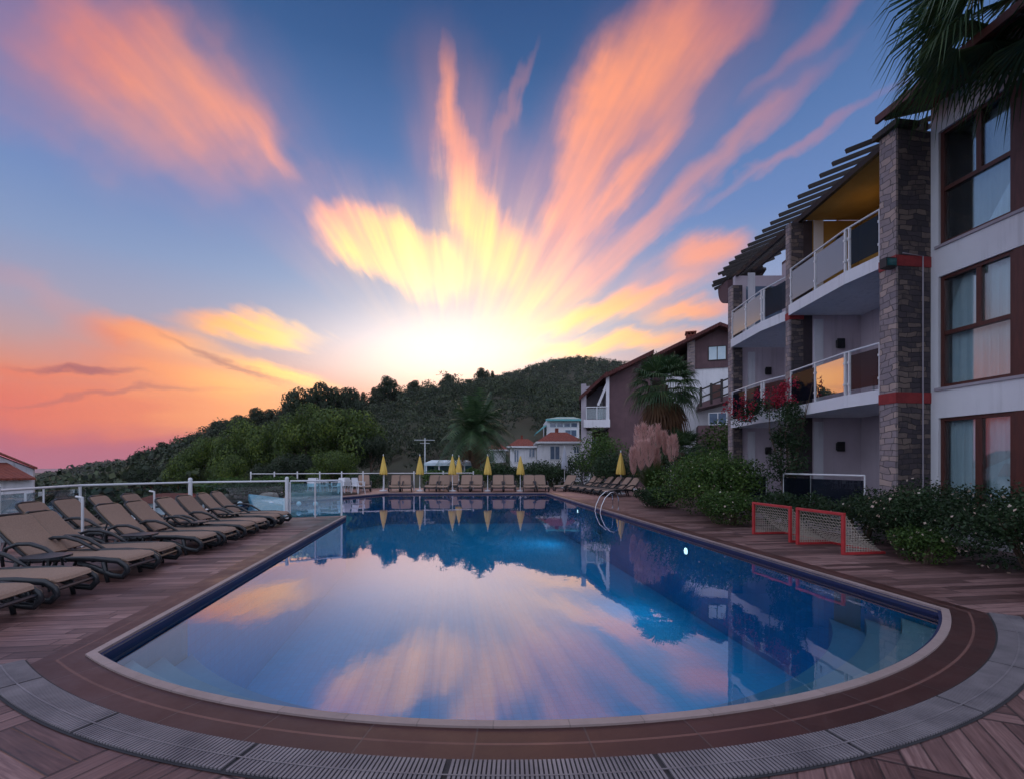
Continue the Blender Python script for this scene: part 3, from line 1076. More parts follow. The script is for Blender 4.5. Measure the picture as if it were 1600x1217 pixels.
# roof over the wing, tiles rising away from the pool
mb = MB()
ex, ez = 8.98, 8.78
mb.hull([(ex, 1.0, ez), (ex, 9.0, ez), (ex, 9.0, ez + .10), (ex, 1.0, ez + .10)], [(16.5, 1.0, ez + 2.5), (16.5, 9.0, ez + 2.5), (16.5, 9.0, ez + 2.62), (16.5, 1.0, ez + 2.62)])
rf = mb.build('roof', MAT['dark_tile'], apt)
mb = MB()
mb.box(ex - .05, ex + .02, 1.0, 9.03, ez - .04, ez + .11)
mb.build('fascia', MAT['brown_wood'], rf)
mb = MB()
for k in range(14): mb.bar((ex + .03, 1.3 + k * .58, ez - .02), (WX + .1, 1.3 + k * .58, ez + .3), .07, .1)
mb.build('rafter_row', MAT['dark_wood'], rf)
mb = MB()
mb.hull([(ex + .25, 8.62, ez + .10), (ex + .25, 9.1, ez + .10), (ex + .25, 9.1, ez + .34), (ex + .25, 8.62, ez + .34)], [(14, 8.62, ez + 1.72), (14, 9.1, ez + 1.72), (14, 9.1, ez + 1.96), (14, 8.62, ez + 1.96)])
mb.build('verge', MAT['red_tile'], rf)

# ---- big stone pier at the end of the wing
mb = MB()
mb.box(9.15, 9.20, 8.76, 9.14, -.2, 8.5)
p1 = mb.build('stone_pier', MAT['stone'], apt)
mb = MB()
mb.box(9.20, WX, 8.76, 9.14, -.2, 8.5)
mb.build('side_face', MAT['shaded_stone'], p1)  # shade on the camera side painted as darker stone
mb = MB()
mb.box(9.05, 9.6, 8.66, 9.22, 8.5, 8.62)
mb.build('cap', MAT['dark_wood'], p1)
for z in (2.84, 5.66):
    mb = MB()
    mb.box(9.135, 9.99, 8.745, 9.15, z, z + .22)
    mb.build('red_stripe', MAT['red_band'], p1)
mb = MB()
mb.tube([(9.72, 8.70, .2), (9.72, 8.70, 5.86), (9.25, 8.70, 5.9)], .012, 6)
mb.build('conduit', MAT['grey_plaster'], p1)
fl = MB()
fl.box(8.86, 9.12, 8.70, 8.86, 5.60, 5.80)
fl.bar((9.12, 8.8, 5.7), (9.16, 8.85, 5.7), .05, .05)
flo = fl.build('floodlight', MAT['black'], apt, bevel=.01)
g = MB(); g.box(8.89, 9.09, 8.688, 8.70, 5.63, 5.77); g.build('lens', pmat('teal_lens', (.02, .12, .12), (.01, .07, .08), 8, .1, 0), flo)

# ---- balcony block, turned a little away
BO = Vector((9.67, 12.5, 0))
bs_, bc_ = math.sin(math.radians(8.5)), math.cos(math.radians(8.5))


def B(s, t, z=0):
    """s along the facade away from the camera, t inwards"""
    return (BO.x + s * bs_ + t * bc_, BO.y + s * bc_ - t * bs_, z)


FB = Matrix(((bc_, bs_, 0, BO.x), (-bs_, bc_, 0, BO.y), (0, 0, 1, 0), (0, 0, 0, 1)))   # local x = t, y = s


def bays():
    # (s0 far end, s kink, s near end, t at the near end)
    return [(.0, -2.34, -3.25, .42), (3.74, 1.58, .32, .50)]


E = 4.15
mb = MB(FB)
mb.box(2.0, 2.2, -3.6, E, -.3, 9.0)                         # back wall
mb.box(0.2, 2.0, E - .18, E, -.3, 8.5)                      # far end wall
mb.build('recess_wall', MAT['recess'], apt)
mb = MB(FB)
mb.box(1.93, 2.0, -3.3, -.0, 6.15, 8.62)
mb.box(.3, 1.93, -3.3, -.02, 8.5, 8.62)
mb.build('glow_tinted_wall', MAT['glow_tint'], apt)  # lamplight painted into the back wall and ceiling colour
for z in LV[1:]:
    mb = MB(FB)
    for (s0, sk, s1, t1) in bays():
        mb.prism([(-.06, s0), (-.06, sk), (t1 - .45 + .12, s1), (2.0, s1), (2.0, s0)], z - .29, z)
    sl = mb.build('balcony_slab', MAT['plaster_pale'], apt)
    mb = MB(FB)
    mb.prism([(-.05, .32), (.2, .32), (2.0, .32), (2.0, 0.0), (.36, 0), (.36, .32)][:0] or [(.36, 0), (.36, .32), (2.0, .32), (2.0, 0)], z - .27, z - .02)
    mb.build('slab_infill', MAT['plaster'], sl)
mb = MB(FB)
mb.box(-.1, 2.0, -3.4, E, .0, .3)
mb.build('ground_slab', MAT['plaster'], apt)
# party wall between bays
mb = MB(FB)
mb.box(.62, 2.0, .02, .28, .3, 6.05)
mb.build('party_wall', MAT['recess'], apt)
mb = MB(FB)
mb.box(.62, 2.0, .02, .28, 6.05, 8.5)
mb.build('party_wall', MAT['glow_tint'], apt)  # top storey part carries the painted lamplight colour
mb = MB(FB)
mb.box(.6, 1.9, E - .2, E - .17, 6.2, 8.1)
mb.build('glazing', MAT['blue_glass'], apt)
mb = MB(FB)
mb.box(.36, .62, .01, .29, .3, 8.5)
mb.build('dark_panel', pmat('dark_panel', (.05, .035, .045), (.035, .025, .03), 2, .8, .1), apt)
# piers
for (s0, s1, t0, t1, zt) in ((.0, .2, -.03, .36, 8.45), (3.82, 4.15, .02, .4, 8.1)):
    mb = MB(FB)
    mb.box(t0, t0 + .05, s0, s1, -.2, zt)
    pr = mb.build('stone_pier', MAT['stone'], apt)
    mb = MB(FB)
    mb.box(t0 + .05, t1, s0, s1, -.2, zt)
    mb.build('side_face', MAT['shaded_stone'], pr)  # pier flank in the darker stone, its shade painted in
    if s0 == 0:
        for z in (2.84, 5.70):
            mb = MB(FB)
            mb.box(t0 - .012, t1 + .01, s0 - .012, s1 + .01, z, z + .2)
            mb.build('red_stripe', MAT['red_band'], pr)
# doors and lamps in the recesses
for zi, z in enumerate(LV):
    for (sa, sb) in ((-2.5, -1.1), (1.2, 2.6)):
        mb = MB(FB)
        mb.box(1.90, 1.99, sa - .08, sa, z, z + 2.2); mb.box(1.90, 1.99, sb, sb + .08, z, z + 2.2); mb.box(1.90, 1.99, sa - .08, sb + .08, z + 2.2, z + 2.28)
        mb.box(1.91, 1.99, (sa + sb) / 2 - .05, (sa + sb) / 2 + .05, z, z + 2.2)
        if zi == 2 and sa < 0: MM = MAT['brown_wood']
        else: MM = MAT['grey_plaster']
        dr = mb.build('balcony_door', MM, apt)
        mb = MB(FB)
        mb.box(1.96, 1.985, sa, sb, z + .02, z + 2.2)
        mb.build('pane', pmat('door_blind', (.30, .25, .30), (.25, .21, .26), 1.5, .45, .05, stretch=(1, 8, .3)) if 'door_blind' not in bpy.data.materials else bpy.data.materials['door_blind'], dr)
    for s in (.02, E - .18):
        mb = MB(FB)
        mb.box(1.28, 1.44, s - .10, s - .002, z + 1.68, z + 1.90)
        mb.box(1.25, 1.47, s - .13, s - .10, z + 1.65, z + 1.93)
        mb.build('wall_lamp', MAT['black'], apt, bevel=.02)
        mb = MB(FB)
        mb.box(.66, .92, s - .03, s - .002, z, z + 2.5)
        mb.build('pilaster', MAT['plaster'], apt)

# railings
def railing(z, bay, mats):
    s0, sk, s1, t1 = bay
    tf = -.03
    te = t1 - .45 + .14
    far, kink, near = Vector((tf, s0 - .05)), Vector((tf, sk)), Vector((te, s1))
    mb = MB(FB)
    mb.tube([(far.x, far.y, z + 1.0), (kink.x, kink.y, z + 1.0), (near.x, near.y, z + 1.0)], .024, 8)
    r = mb.build('railing', MAT['white_metal'], apt, smooth=False)
    segs = [(far, far.lerp(kink, .5)), (far.lerp(kink, .5), kink), (kink + (near - kink).normalized() * .12, near)]
    pts = [far + Vector((0, -.03)), far.lerp(kink, .5), kink, kink + (near - kink).normalized() * .12, near]
    for p in pts:
        q = MB(FB)
        q.box(p.x - .022, p.x + .022, p.y - .022, p.y + .022, z, z + .985)
        for hh in (.22, .72): q.box(p.x - .034, p.x + .034, p.y - .034, p.y + .034, z + hh, z + hh + .05)
        q.build('post', MAT['white_metal'], r)
    for (a, b), m_ in zip(segs, mats):
        d = (b - a).normalized()
        a2, b2 = a + d * .05, b - d * .05
        q = MB(FB)
        q.bar((a2.x, a2.y, z + .50), (b2.x, b2.y, z + .50), .012, .80)
        q.build('glass_panel', m_, r)


SM, FR = MAT['smoked'], MAT['frosted']
bb = bays()
railing(LV[2], bb[0], (FR, FR, SM))
railing(LV[2], bb[1], (FR, FR, SM))
railing(LV[1], bb[0], (SM, MAT['mirror_glass'], SM))
railing(LV[1], bb[1], (SM, SM, SM))
# small chair frame left on the middle balcony
mb = MB(FB)
for (t0, s0) in ((.55, -2.9), (.55, -2.45), (1.0, -2.9), (1.0, -2.45)): mb.tube([(t0, s0, 3.2), (t0, s0, 3.62)], .018, 6)
mb.box(.5, 1.05, -2.95, -2.4, 3.62, 3.66)
for s in (-2.9, -2.45): mb.tube([(1.0, s, 3.66), (1.12, s, 4.1)], .018, 6)
mb.box(1.06, 1.10, -2.9, -2.45, 3.85, 4.08)
tag(mb.build('balcony_chair', MAT['white_plastic'], origin=B(-2.7, .8, 3.2)), 'white plastic chair standing on the middle balcony beside the big stone pier', 'chair')

# slatted eave over the top balconies
perg = None
mb = MB(FB)
mb.box(.22, .32, -3.3, 4.5, 8.47, 8.62)
mb.box(1.0, 1.1, -3.3, 4.4, 8.78, 8.94)
perg = mb.build('pergola', MAT['dark_wood'], apt)
tp = math.tan(math.radians(21))
for k in range(18):
    s = -2.95 + k * .46
    t0 = -.42 + max(0, k - 15) * .35
    z0 = 8.56 + max(0, k - 15) * .13
    r = MB(FB)
    r.bar((t0, s, z0), (2.1, s, z0 + (2.1 - t0) * tp), .06, .095)
    r.build('rafter', MAT['dark_wood'], perg)
mb = MB(FB)     # rounded end of the eave
for k in range(7):
    a = math.radians(-5 - k * 14)
    L = 2.0
    cx_, cy_ = 1.6, 4.35
    mb.bar((cx_ - L * math.cos(a), cy_ - L * math.sin(a) * .75, 8.45), (cx_ - .2 * math.cos(a), cy_ - .2 * math.sin(a), 9.0), .075, .1)
mb.build('rafter_fan', MAT['dark_wood'], perg)
mb = MB(FB)     # curved plaster console under it
n = 10
for k in range(n):
    a0, a1 = math.pi / 2 * k / n, math.pi / 2 * (k + 1) / n
    f = lambda a: (E + .85 * (1 - math.cos(a)) if False else E + .85 * math.sin(a), 8.35 - .75 * (math.cos(a)))
    (y0, z0), (y1, z1) = f(a0), f(a1)
    mb.hull([(.0, y0, z0), (2.0, y0, z0), (2.0, y0, 8.42), (.0, y0, 8.42)], [(.0, y1, z1), (2.0, y1, z1), (2.0, y1, 8.42), (.0, y1, 8.42)])
mb.build('eave_console', MAT['plum'], apt)
mb = MB(FB)     # main roof behind the slats
mb.hull([(2.0, -3.6, 8.95), (2.0, E, 8.95), (2.0, E, 9.05), (2.0, -3.6, 9.05)], [(7, -3.6, 10.8), (7, E, 10.8), (7, E, 10.9), (7, -3.6, 10.9)])
mb.build('back_roof', MAT['dark_tile'], apt)
mb = MB(FB)
mb.box(2.2, 6.5, E - .2, E, -.3, 8.95)
mb.build('end_wall', MAT['plaster'], apt)
# the lamp burning over the top balcony
ld = bpy.data.lights.new('balcony_light', 'POINT')
ld.energy = 2.5
ld.color = (1, .62, .18)
ld.shadow_soft_size = .1
lo = bpy.data.objects.new('balcony_light', ld)
COL.objects.link(lo)
lo.location = B(-1.3, 1.2, 7.9)

# terrace fence in front of the ground floor
def rail_fence(pts, label, zt, zb, n_each, glass=None):
    b = Vector(pts[0])
    t = thing('terrace_fence', label, 'fence', (b.x, b.y, zb))
    m_ = MB(); m_.tube([(x, y, zt) for x, y in pts], .022, 8); m_.build('top_rail', MAT['white_metal'], t)
    for (a, c), n_ in zip(zip(pts[:-1], pts[1:]), n_each):
        for k in range(n_ + 1):
            p = Vector(a).lerp(Vector(c), k / n_)
            m_ = MB(); m_.tube([(p.x, p.y, zb), (p.x, p.y, zt - .01)], .016, 6); m_.build('post', MAT['white_metal'], t)
    if glass:
        for a, c in zip(pts[:-1], pts[1:]):
            m_ = MB(); m_.bar((*a, (zt + zb) / 2), (*c, (zt + zb) / 2), .01, (zt - zb) * .8); m_.build('glass_panel', glass, t)
    return t


tb = MB()
tb.prism([(8.75, 9.1), (9.4, 8.9), (10, 9.2), (10, 12.2), (9.0, 12.3)], 0, .28)
tb.prism([(9.2, 12.9), (10.2, 12.7), (10.9, 17), (9.9, 17.2)], 0, .28)
tag(tb.build('raised_terrace', MAT['grey_plaster'], origin=(9.3, 10.5, 0)), kind='structure')
rail_fence([(8.95, 9.3), (8.98, 10.9), (9.15, 12.1)], 'low white rail with dark glass before the ground floor recess, beside the big stone pier', 1.33, .28, (1, 1), MAT['smoked'])
rail_fence([(9.35, 13.1), (9.6, 14.9), (9.95, 16.6)], 'low white rail before the farther ground floor recess, left of the bougainvillea', 1.33, .28, (1, 1), MAT['smoked'])

# ================================================================ NEIGHBOURING HOUSES
def frame_at(px, D, turn=0.0):
    """local frame: x right, y away, z up, standing on z=0 at photo column px, depth D"""
    p = W(px, HY, D)
    a = -TH + math.radians(turn)
    return Matrix.Translation((p.x, p.y, 0)) @ Matrix.Rotation(a, 4, 'Z')


def window_at(M, parent, x0, x1, z0, z1, y, mats=('white_metal', 'dark_glass'), side=False, muntin=True):
    """window in a wall facing -y (or -x when side) of frame M"""
    m_ = MB(M)
    f = .07

    def bx(a0, a1, b0, b1, d0, d1):
        if side: m_.box(y + d0, y + d1, a0, a1, b0, b1)
        else: m_.box(a0, a1, y + d0, y + d1, b0, b1)
    bx(x0, x1, z0, z0 + f, -.05, .02); bx(x0, x1, z1 - f, z1, -.05, .02)
    bx(x0, x0 + f, z0 + f, z1 - f, -.05, .02); bx(x1 - f, x1, z0 + f, z1 - f, -.05, .02)
    if muntin: bx((x0 + x1) / 2 - f / 2, (x0 + x1) / 2 + f / 2, z0 + f, z1 - f, -.05, .02)
    w = m_.build('window', MAT[mats[0]], parent)
    m_ = MB(M)
    bx(x0 + f, x1 - f, z0 + f, z1 - f, -.03, .01)
    m_.build('pane', MAT[mats[1]], w)
    return w


def X_(px, D): return (px - CXP) / F * D
def Z_(py, D): return CAMZ + (HY - py) / F * D


# ---- plum house with the balcony (seen end-on)
D1 = 41.0
M1 = frame_at(908, D1, -8.5)
o1 = M1.translation
h1 = thing('plum_house', 'dark plum house with white framed corner balcony behind the fan palm', 'house', (o1.x, o1.y, 0))
s1 = D1 / F   # metres per photo pixel
m_ = MB(M1)
m_.box(42 * s1, 105 * s1, 0, 9, -2, Z_(592, D1))
m_.hull([(42 * s1, 0, Z_(592, D1)), (105 * s1, 0, Z_(592, D1)), (105 * s1, 0, Z_(560, D1))], [(42 * s1, 9, Z_(592, D1)), (105 * s1, 9, Z_(592, D1)), (105 * s1, 9, Z_(560, D1))])
m_.build('wall', MAT['plum'], h1)
m_ = MB(M1)
m_.box(0, 8 * s1, 0, 7, -2, Z_(600, D1))
m_.box(8 * s1, 42 * s1, 3.0, 7, -2, Z_(595, D1))
m_.box(8 * s1, 17 * s1, .2, 3.0, -2, Z_(672, D1))
m_.box(8 * s1, 41.9 * s1, .1, 2.9, -2, Z_(716, D1))
m_.build('side_wall', MAT['grey_plaster'], h1)
m_ = MB(M1)
m_.box(4 * s1, 44 * s1, -.35, 3.0, Z_(668, D1), Z_(656, D1))
m_.box(38 * s1, 43 * s1, -.3, 0, Z_(668, D1), Z_(588, D1))
m_.bar((40 * s1, -.15, Z_(600, D1)), (26 * s1, -.15, Z_(634, D1)), .2, .2)
bal = m_.build('balcony', MAT['plaster'], h1)
m_ = MB(M1)
m_.tube([(8 * s1, -.3, Z_(637, D1)), (41 * s1, -.3, Z_(637, D1))], .05, 6)
for q in (8, 24, 40): m_.tube([(q * s1, -.3, Z_(656, D1)), (q * s1, -.3, Z_(637, D1))], .04, 6)
m_.build('railing', MAT['white_metal'], bal)
m_ = MB(M1); m_.box(9 * s1, 39 * s1, -.29, -.27, Z_(655, D1), Z_(639, D1)); m_.build('glass_panel', MAT['glass'], bal)
m_ = MB(M1)   # main roof slope, and the lower lean-to roof
m_.hull([(36 * s1, -.9, Z_(594, D1)), (108 * s1, -.9, Z_(560, D1)), (108 * s1, -.9, Z_(554, D1)), (36 * s1, -.9, Z_(588, D1))],
        [(36 * s1, 9.5, Z_(594, D1)), (108 * s1, 9.5, Z_(560, D1)), (108 * s1, 9.5, Z_(554, D1)), (36 * s1, 9.5, Z_(588, D1))])
m_.hull([(-3 * s1, -.3, Z_(626, D1)), (40 * s1, -.3, Z_(588, D1)), (40 * s1, -.3, Z_(582, D1)), (-3 * s1, -.3, Z_(620, D1))],
        [(-3 * s1, 7.5, Z_(626, D1)), (40 * s1, 7.5, Z_(588, D1)), (40 * s1, 7.5, Z_(582, D1)), (-3 * s1, 7.5, Z_(620, D1))])
m_.build('roof', MAT['dark_tile'], h1)
m_ = MB(M1); m_.box(20 * s1, 40 * s1, 2.9, 2.98, Z_(716, D1), Z_(672, D1)); m_.build('porch_wall', MAT['plum'], h1)
m_ = MB(M1); m_.box(19 * s1, 26 * s1, 2.8, 2.88, Z_(712, D1), Z_(680, D1)); m_.build('door', MAT['blue_white'], h1)
window_at(M1, h1, 26 * s1, 35 * s1, Z_(654, D1), Z_(622, D1), 2.98, ('white_metal', 'dark_glass'))
m_ = MB(M1)   # outside stair and rail
for k in range(8): m_.box((4 + 2.2 * k) * s1, (6.4 + 2.2 * k) * s1, -1.6, -.5, -2, .2 + k * .22)
m_.build('stair', MAT['plaster'], h1)
m_ = MB(M1)
m_.tube([(2 * s1, -1.6, 1.3), (22 * s1, -1.6, 3.1)], .05, 6)
for k in range(5): m_.tube([((2 + k * 5) * s1, -1.6, .2 + k * .4), ((2 + k * 5) * s1, -1.6, 1.3 + k * .45)], .03, 5)
m_.build('stair_rail', MAT['dark_wood'], h1)

# ---- the higher gabled house
D2 = 46.0
M2 = frame_at(1060, D2, -17)
s2 = D2 / F
o2 = M2.translation
h2 = thing('gabled_house', 'tall gabled house, plum above and white below, with stone chimney above the fan palm', 'house', (o2.x, o2.y, 0))


def q2(px): return (px - 1060) * s2


m_ = MB(M2)
zr = Z_(519, D2)
m_.box(q2(1074), q2(1165), 0, 10, Z_(578, D2), Z_(541, D2))
m_.hull([(q2(1074), 0, Z_(541, D2)), (q2(1165), 0, Z_(541, D2)), (q2(1118), 0, zr)], [(q2(1074), 10, Z_(541, D2)), (q2(1165), 10, Z_(541, D2)), (q2(1118), 10, zr)])
m_.box(q2(1020), q2(1074), 1.2, 10, Z_(590, D2), Z_(560, D2))
m_.build('upper_wall', MAT['plum'], h2)
m_ = MB(M2)
m_.box(q2(1040), q2(1165), .12, 10, -1, Z_(578, D2))
m_.build('wall', MAT['plaster_pale'], h2)
m_ = MB(M2)
th = 5 * s2
m_.hull([(q2(1118), -1.2, zr), (q2(1012), -1.2, Z_(566, D2)), (q2(1012), -1.2, Z_(566, D2) + th), (q2(1118), -1.2, zr + th)],
        [(q2(1118), 11, zr), (q2(1012), 11, Z_(566, D2)), (q2(1012), 11, Z_(566, D2) + th), (q2(1118), 11, zr + th)])
m_.hull([(q2(1118), -1.2, zr), (q2(1172), -1.2, Z_(545, D2)), (q2(1172), -1.2, Z_(545, D2) + th), (q2(1118), -1.2, zr + th)],
        [(q2(1118), 11, zr), (q2(1172), 11, Z_(545, D2)), (q2(1172), 11, Z_(545, D2) + th), (q2(1118), 11, zr + th)])
rf2 = m_.build('roof', MAT['dark_tile'], h2)
m_ = MB(M2); m_.box(q2(1073), q2(1084), -.3, .6, Z_(585, D2), Z_(532, D2)); ch = m_.build('chimney', MAT['stone'], rf2)
m_ = MB(M2); m_.box(q2(1071), q2(1085), -.4, .7, Z_(532, D2), Z_(526, D2)); [m_.box(q2(1072 + 5 * k), q2(1074 + 5 * k), -.35, .65, Z_(526, D2), Z_(523, D2)) for k in range(3)]; m_.box(q2(1070), q2(1086), -.45, .75, Z_(523, D2), Z_(521, D2)); m_.build('chimney_cap', MAT['red_tile'], ch)
window_at(M2, h2, q2(1103), q2(1129), Z_(567, D2), Z_(545, D2), -.02, ('dark_wood', 'blue_white'))
# terrace with a timber balustrade, and a lean-to below it
m_ = MB(M2)
m_.hull([(q2(1086), -3, Z_(645, D2)), (q2(1160), -3, Z_(628, D2)), (q2(1160), -3, Z_(618, D2)), (q2(1086), -3, Z_(637, D2))],
        [(q2(1086), 0, Z_(645, D2)), (q2(1160), 0, Z_(628, D2)), (q2(1160), 0, Z_(618, D2)), (q2(1086), 0, Z_(637, D2))])
m_.build('terrace', MAT['plum'], h2)
m_ = MB(M2)
for dz in (0, 12, 22):
    m_.bar((q2(1088), -2.9, Z_(618 + dz * .9, D2)), (q2(1160), -2.9, Z_(590 + dz, D2)), .1, .13)
for k in range(6):
    px_ = 1089 + k * 14
    m_.box(q2(px_) - .1, q2(px_) + .1, -3, -2.8, Z_(642 - k * 3, D2), Z_(614 - k * 5, D2))
m_.build('balustrade', MAT['dark_wood'], h2)
m_ = MB(M2); m_.box(q2(1086), q2(1170), -2.4, .1, -1, Z_(668, D2)); m_.build('lower_wall', MAT['plum'], h2)
m_ = MB(M2); m_.box(q2(1106), q2(1124), .02, .1, Z_(636, D2), Z_(604, D2)); m_.build('door', MAT['brown_wood'], h2)
window_at(M2, h2, q2(1100), q2(1125), Z_(668, D2), Z_(650, D2), -2.42, ('white_metal', 'blue_glass'))

# ---- stepped white bungalows with red roofs
def bungalow(px0, px1, pye, pyt, D, label, wins, door=None):
    M = frame_at(px0, D)
    s = D / F
    w = (px1 - px0) * s
    h = thing('white_bungalow', label, 'house', (M.translation.x, M.translation.y, 0), group='white bungalows with red roofs')
    m = MB(M); m.box(0, w, 0, 6, -3, Z_(pye, D)); m.build('wall', MAT['plaster_pale'], h)
    ze, zt = Z_(pye, D), Z_(pyt, D)
    m = MB(M)
    m.hull([(-.4, -.5, ze), (w + .4, -.5, ze), (w + .4, 6.5, ze), (-.4, 6.5, ze)], [(w * .3, 2.2, zt), (w * .7, 2.2, zt), (w * .7, 3.8, zt), (w * .3, 3.8, zt)])
    r = m.build('roof', MAT['red_tile'], h)
    m = MB(M); m.box(-.45, w + .45, -.55, 6.55, ze - .18, ze + .03); m.build('cornice', MAT['white_metal'], r)
    m = MB(M); m.box(w * .42, w * .5, 2.2, 2.8, zt - .4, zt + .5); m.build('chimney', MAT['red_tile'], r)
    for (a, b, c, d) in wins: window_at(M, h, (a - px0) * s, (b - px0) * s, Z_(d, D), Z_(c, D), -.03, ('white_metal', 'blue_glass'))
    return h


bungalow(843, 908, 690, 673, 56, 'largest white bungalow with red hip roof, nearest the plum house', [(859, 875, 696, 718), (896, 905, 697, 708)])
bungalow(797, 838, 697, 684, 64, 'middle white bungalow with red roof, between its two neighbours', [(803, 811, 702, 722), (826, 836, 700, 714)])
bungalow(760, 790, 702, 692, 70, 'smallest and leftmost white bungalow with red roof, beside the feathery palm', [(765, 772, 706, 722)])
# villa with the teal roof behind them
D4 = 84.0
M4 = frame_at(845, D4); s4 = D4 / F
h4 = thing('teal_roofed_villa', 'white villa with a teal sheet roof and a strip of windows above the bungalows', 'house', (M4.translation.x, M4.translation.y, 0))
m_ = MB(M4); m_.box(9 * s4, 60 * s4, 0, 9, -3, Z_(656, D4)); m_.build('wall', MAT['plaster_pale'], h4)
m_ = MB(M4)
m_.hull([(7 * s4, -1, Z_(658, D4)), (62 * s4, -1, Z_(658, D4)), (62 * s4, -1, Z_(655, D4)), (7 * s4, -1, Z_(655, D4))],
        [(34 * s4, 9, Z_(646, D4)), (62 * s4, 9, Z_(646, D4)), (62 * s4, 9, Z_(643, D4)), (34 * s4, 9, Z_(643, D4))])
m_.hull([(-8 * s4, -1, Z_(678, D4)), (8 * s4, -1, Z_(666, D4)), (8 * s4, -1, Z_(664, D4)), (-8 * s4, -1, Z_(676, D4))],
        [(-8 * s4, 6, Z_(678, D4)), (8 * s4, 6, Z_(662, D4)), (8 * s4, 6, Z_(660, D4)), (-8 * s4, 6, Z_(676, D4))])
m_.build('roof', MAT['teal'], h4)
for a in range(4): window_at(M4, h4, (14 + a * 11) * s4, (24 + a * 11) * s4, Z_(667, D4), Z_(660, D4), -.03, ('blue_white', 'blue_glass'), muntin=False)
window_at(M4, h4, 38 * s4, 56 * s4, Z_(682, D4), Z_(671, D4), -.03, ('blue_white', 'blue_glass'))
# awning pavilion beyond the far loungers
D5 = 47.0
M5 = frame_at(664, D5); s5 = D5 / F
h5 = thing('canvas_pavilion', 'low pavilion with a pale blue canvas roof behind the yellow parasols', 'pavilion', (M5.translation.x, M5.translation.y, 0))
m_ = MB(M5)
m_.hull([(0, -.4, Z_(727, D5)), (83 * s5, -.4, Z_(727, D5)), (83 * s5, -.4, Z_(723, D5)), (0, -.4, Z_(723, D5))], [(0, 4, Z_(722, D5)), (83 * s5, 4, Z_(722, D5)), (83 * s5, 4, Z_(717.5, D5)), (0, 4, Z_(717.5, D5))])
m_.build('canvas_roof', MAT['blue_white'], h5)
m_ = MB(M5)
m_.box(0, 83 * s5, 3.9, 4.05, Z_(745, D5), Z_(722, D5)); m_.box(0, .15, 0, 4, Z_(745, D5), Z_(723, D5))
m_.build('side_panel', MAT['turquoise'], h5)
for k in range(5):
    m_ = MB(M5); x_ = (2 + k * 19.7) * s5; m_.box(x_, x_ + .12, -.3, -.18, Z_(752, D5), Z_(725, D5)); m_.build('post', MAT['white_metal'], h5)
# aerial mast among the trees
pm = W(664, 742, 50)
mb = MB()
mb.tube([(pm.x, pm.y, -2), (pm.x, pm.y, Z_(684, 50))], .06, 6)
mb.bar((pm.x - 1.1, pm.y, Z_(687, 50)), (pm.x + 1.0, pm.y, Z_(687, 50)), .05, .05)
mb.bar((pm.x - .5, pm.y, Z_(692, 50)), (pm.x + .5, pm.y, Z_(692, 50)), .04, .04)
tag(mb.build('aerial_mast', MAT['white_metal'], origin=(pm.x, pm.y, -2)), 'thin pale mast with crossbar standing before the dark trees', 'mast')

# ---- neighbour house at the left edge, below the terrace
D6 = 32.0
M6 = frame_at(50, D6, 44); s6 = D6 / F * .72
h6 = thing('red_roofed_house', 'pale house with a stepped red tiled gable roof at the left edge beyond the fence', 'house', (M6.translation.x, M6.translation.y, -6))


def q6(px): return (px - 50) * s6


m_ = MB(M6)
m_.box(q6(-120), q6(50), 3, 9, -6, Z_(733, D6))
m_.hull([(q6(-120), 3, Z_(733, D6)), (q6(50), 3, Z_(733, D6)), (q6(-35), 3, Z_(700, D6))], [(q6(-120), 9, Z_(733, D6)), (q6(50), 9, Z_(733, D6)), (q6(-35), 9, Z_(700, D6))])
m_.box(q6(-120), q6(52), 0, 3, -6, Z_(749, D6))
m_.build('wall', MAT['plaster'], h6)
m_ = MB(M6)
for (xa, za, xb, zb) in ((-35, 696, 55, 733), (-35, 696, -125, 733)):
    m_.hull([(q6(xa), 2.5, Z_(za, D6)), (q6(xb), 2.5, Z_(zb, D6)), (q6(xb), 2.5, Z_(zb - 3, D6)), (q6(xa), 2.5, Z_(za - 3, D6))],
            [(q6(xa), 9.5, Z_(za, D6)), (q6(xb), 9.5, Z_(zb, D6)), (q6(xb), 9.5, Z_(zb - 3, D6)), (q6(xa), 9.5, Z_(za - 3, D6))])
m_.hull([(q6(-125), -.6, Z_(749, D6)), (q6(56), -.6, Z_(749, D6)), (q6(56), -.6, Z_(746, D6)), (q6(-125), -.6, Z_(746, D6))],
        [(q6(-125), 3.0, Z_(725, D6)), (q6(8), 3.0, Z_(725, D6)), (q6(8), 3.0, Z_(722, D6)), (q6(-125), 3.0, Z_(722, D6))])
m_.build('roof', MAT['red_tile'], h6)
# lower roofs seen through the rail
for (pa, pb, pyt, pyb, D, lb) in ((192, 262, 774, 786, 34, 'low house roof of red tiles seen through the glass fence behind the loungers'),
                                  (395, 425, 737, 748, 52, 'tiny red tiled roof beyond the planter, left of the far rail')):
    M = frame_at(pa, D); s = D / F
    h = thing('lower_house', lb, 'house', (M.translation.x, M.translation.y, -6))
    w = (pb - pa) * s
    m = MB(M); m.box(.3, w - .3, .3, 5.7, -7, Z_(pyb, D)); m.build('wall', MAT['plaster'], h)
    m = MB(M)
    ze, zt = Z_(pyb, D), Z_(pyt, D)
    m.hull([(0, 0, ze), (w, 0, ze), (w, 6, ze), (0, 6, ze)], [(w * .15, 2.6, zt), (w * .85, 2.6, zt), (w * .85, 3.4, zt), (w * .15, 3.4, zt)])
    m.build('roof', MAT['red_tile'], h)

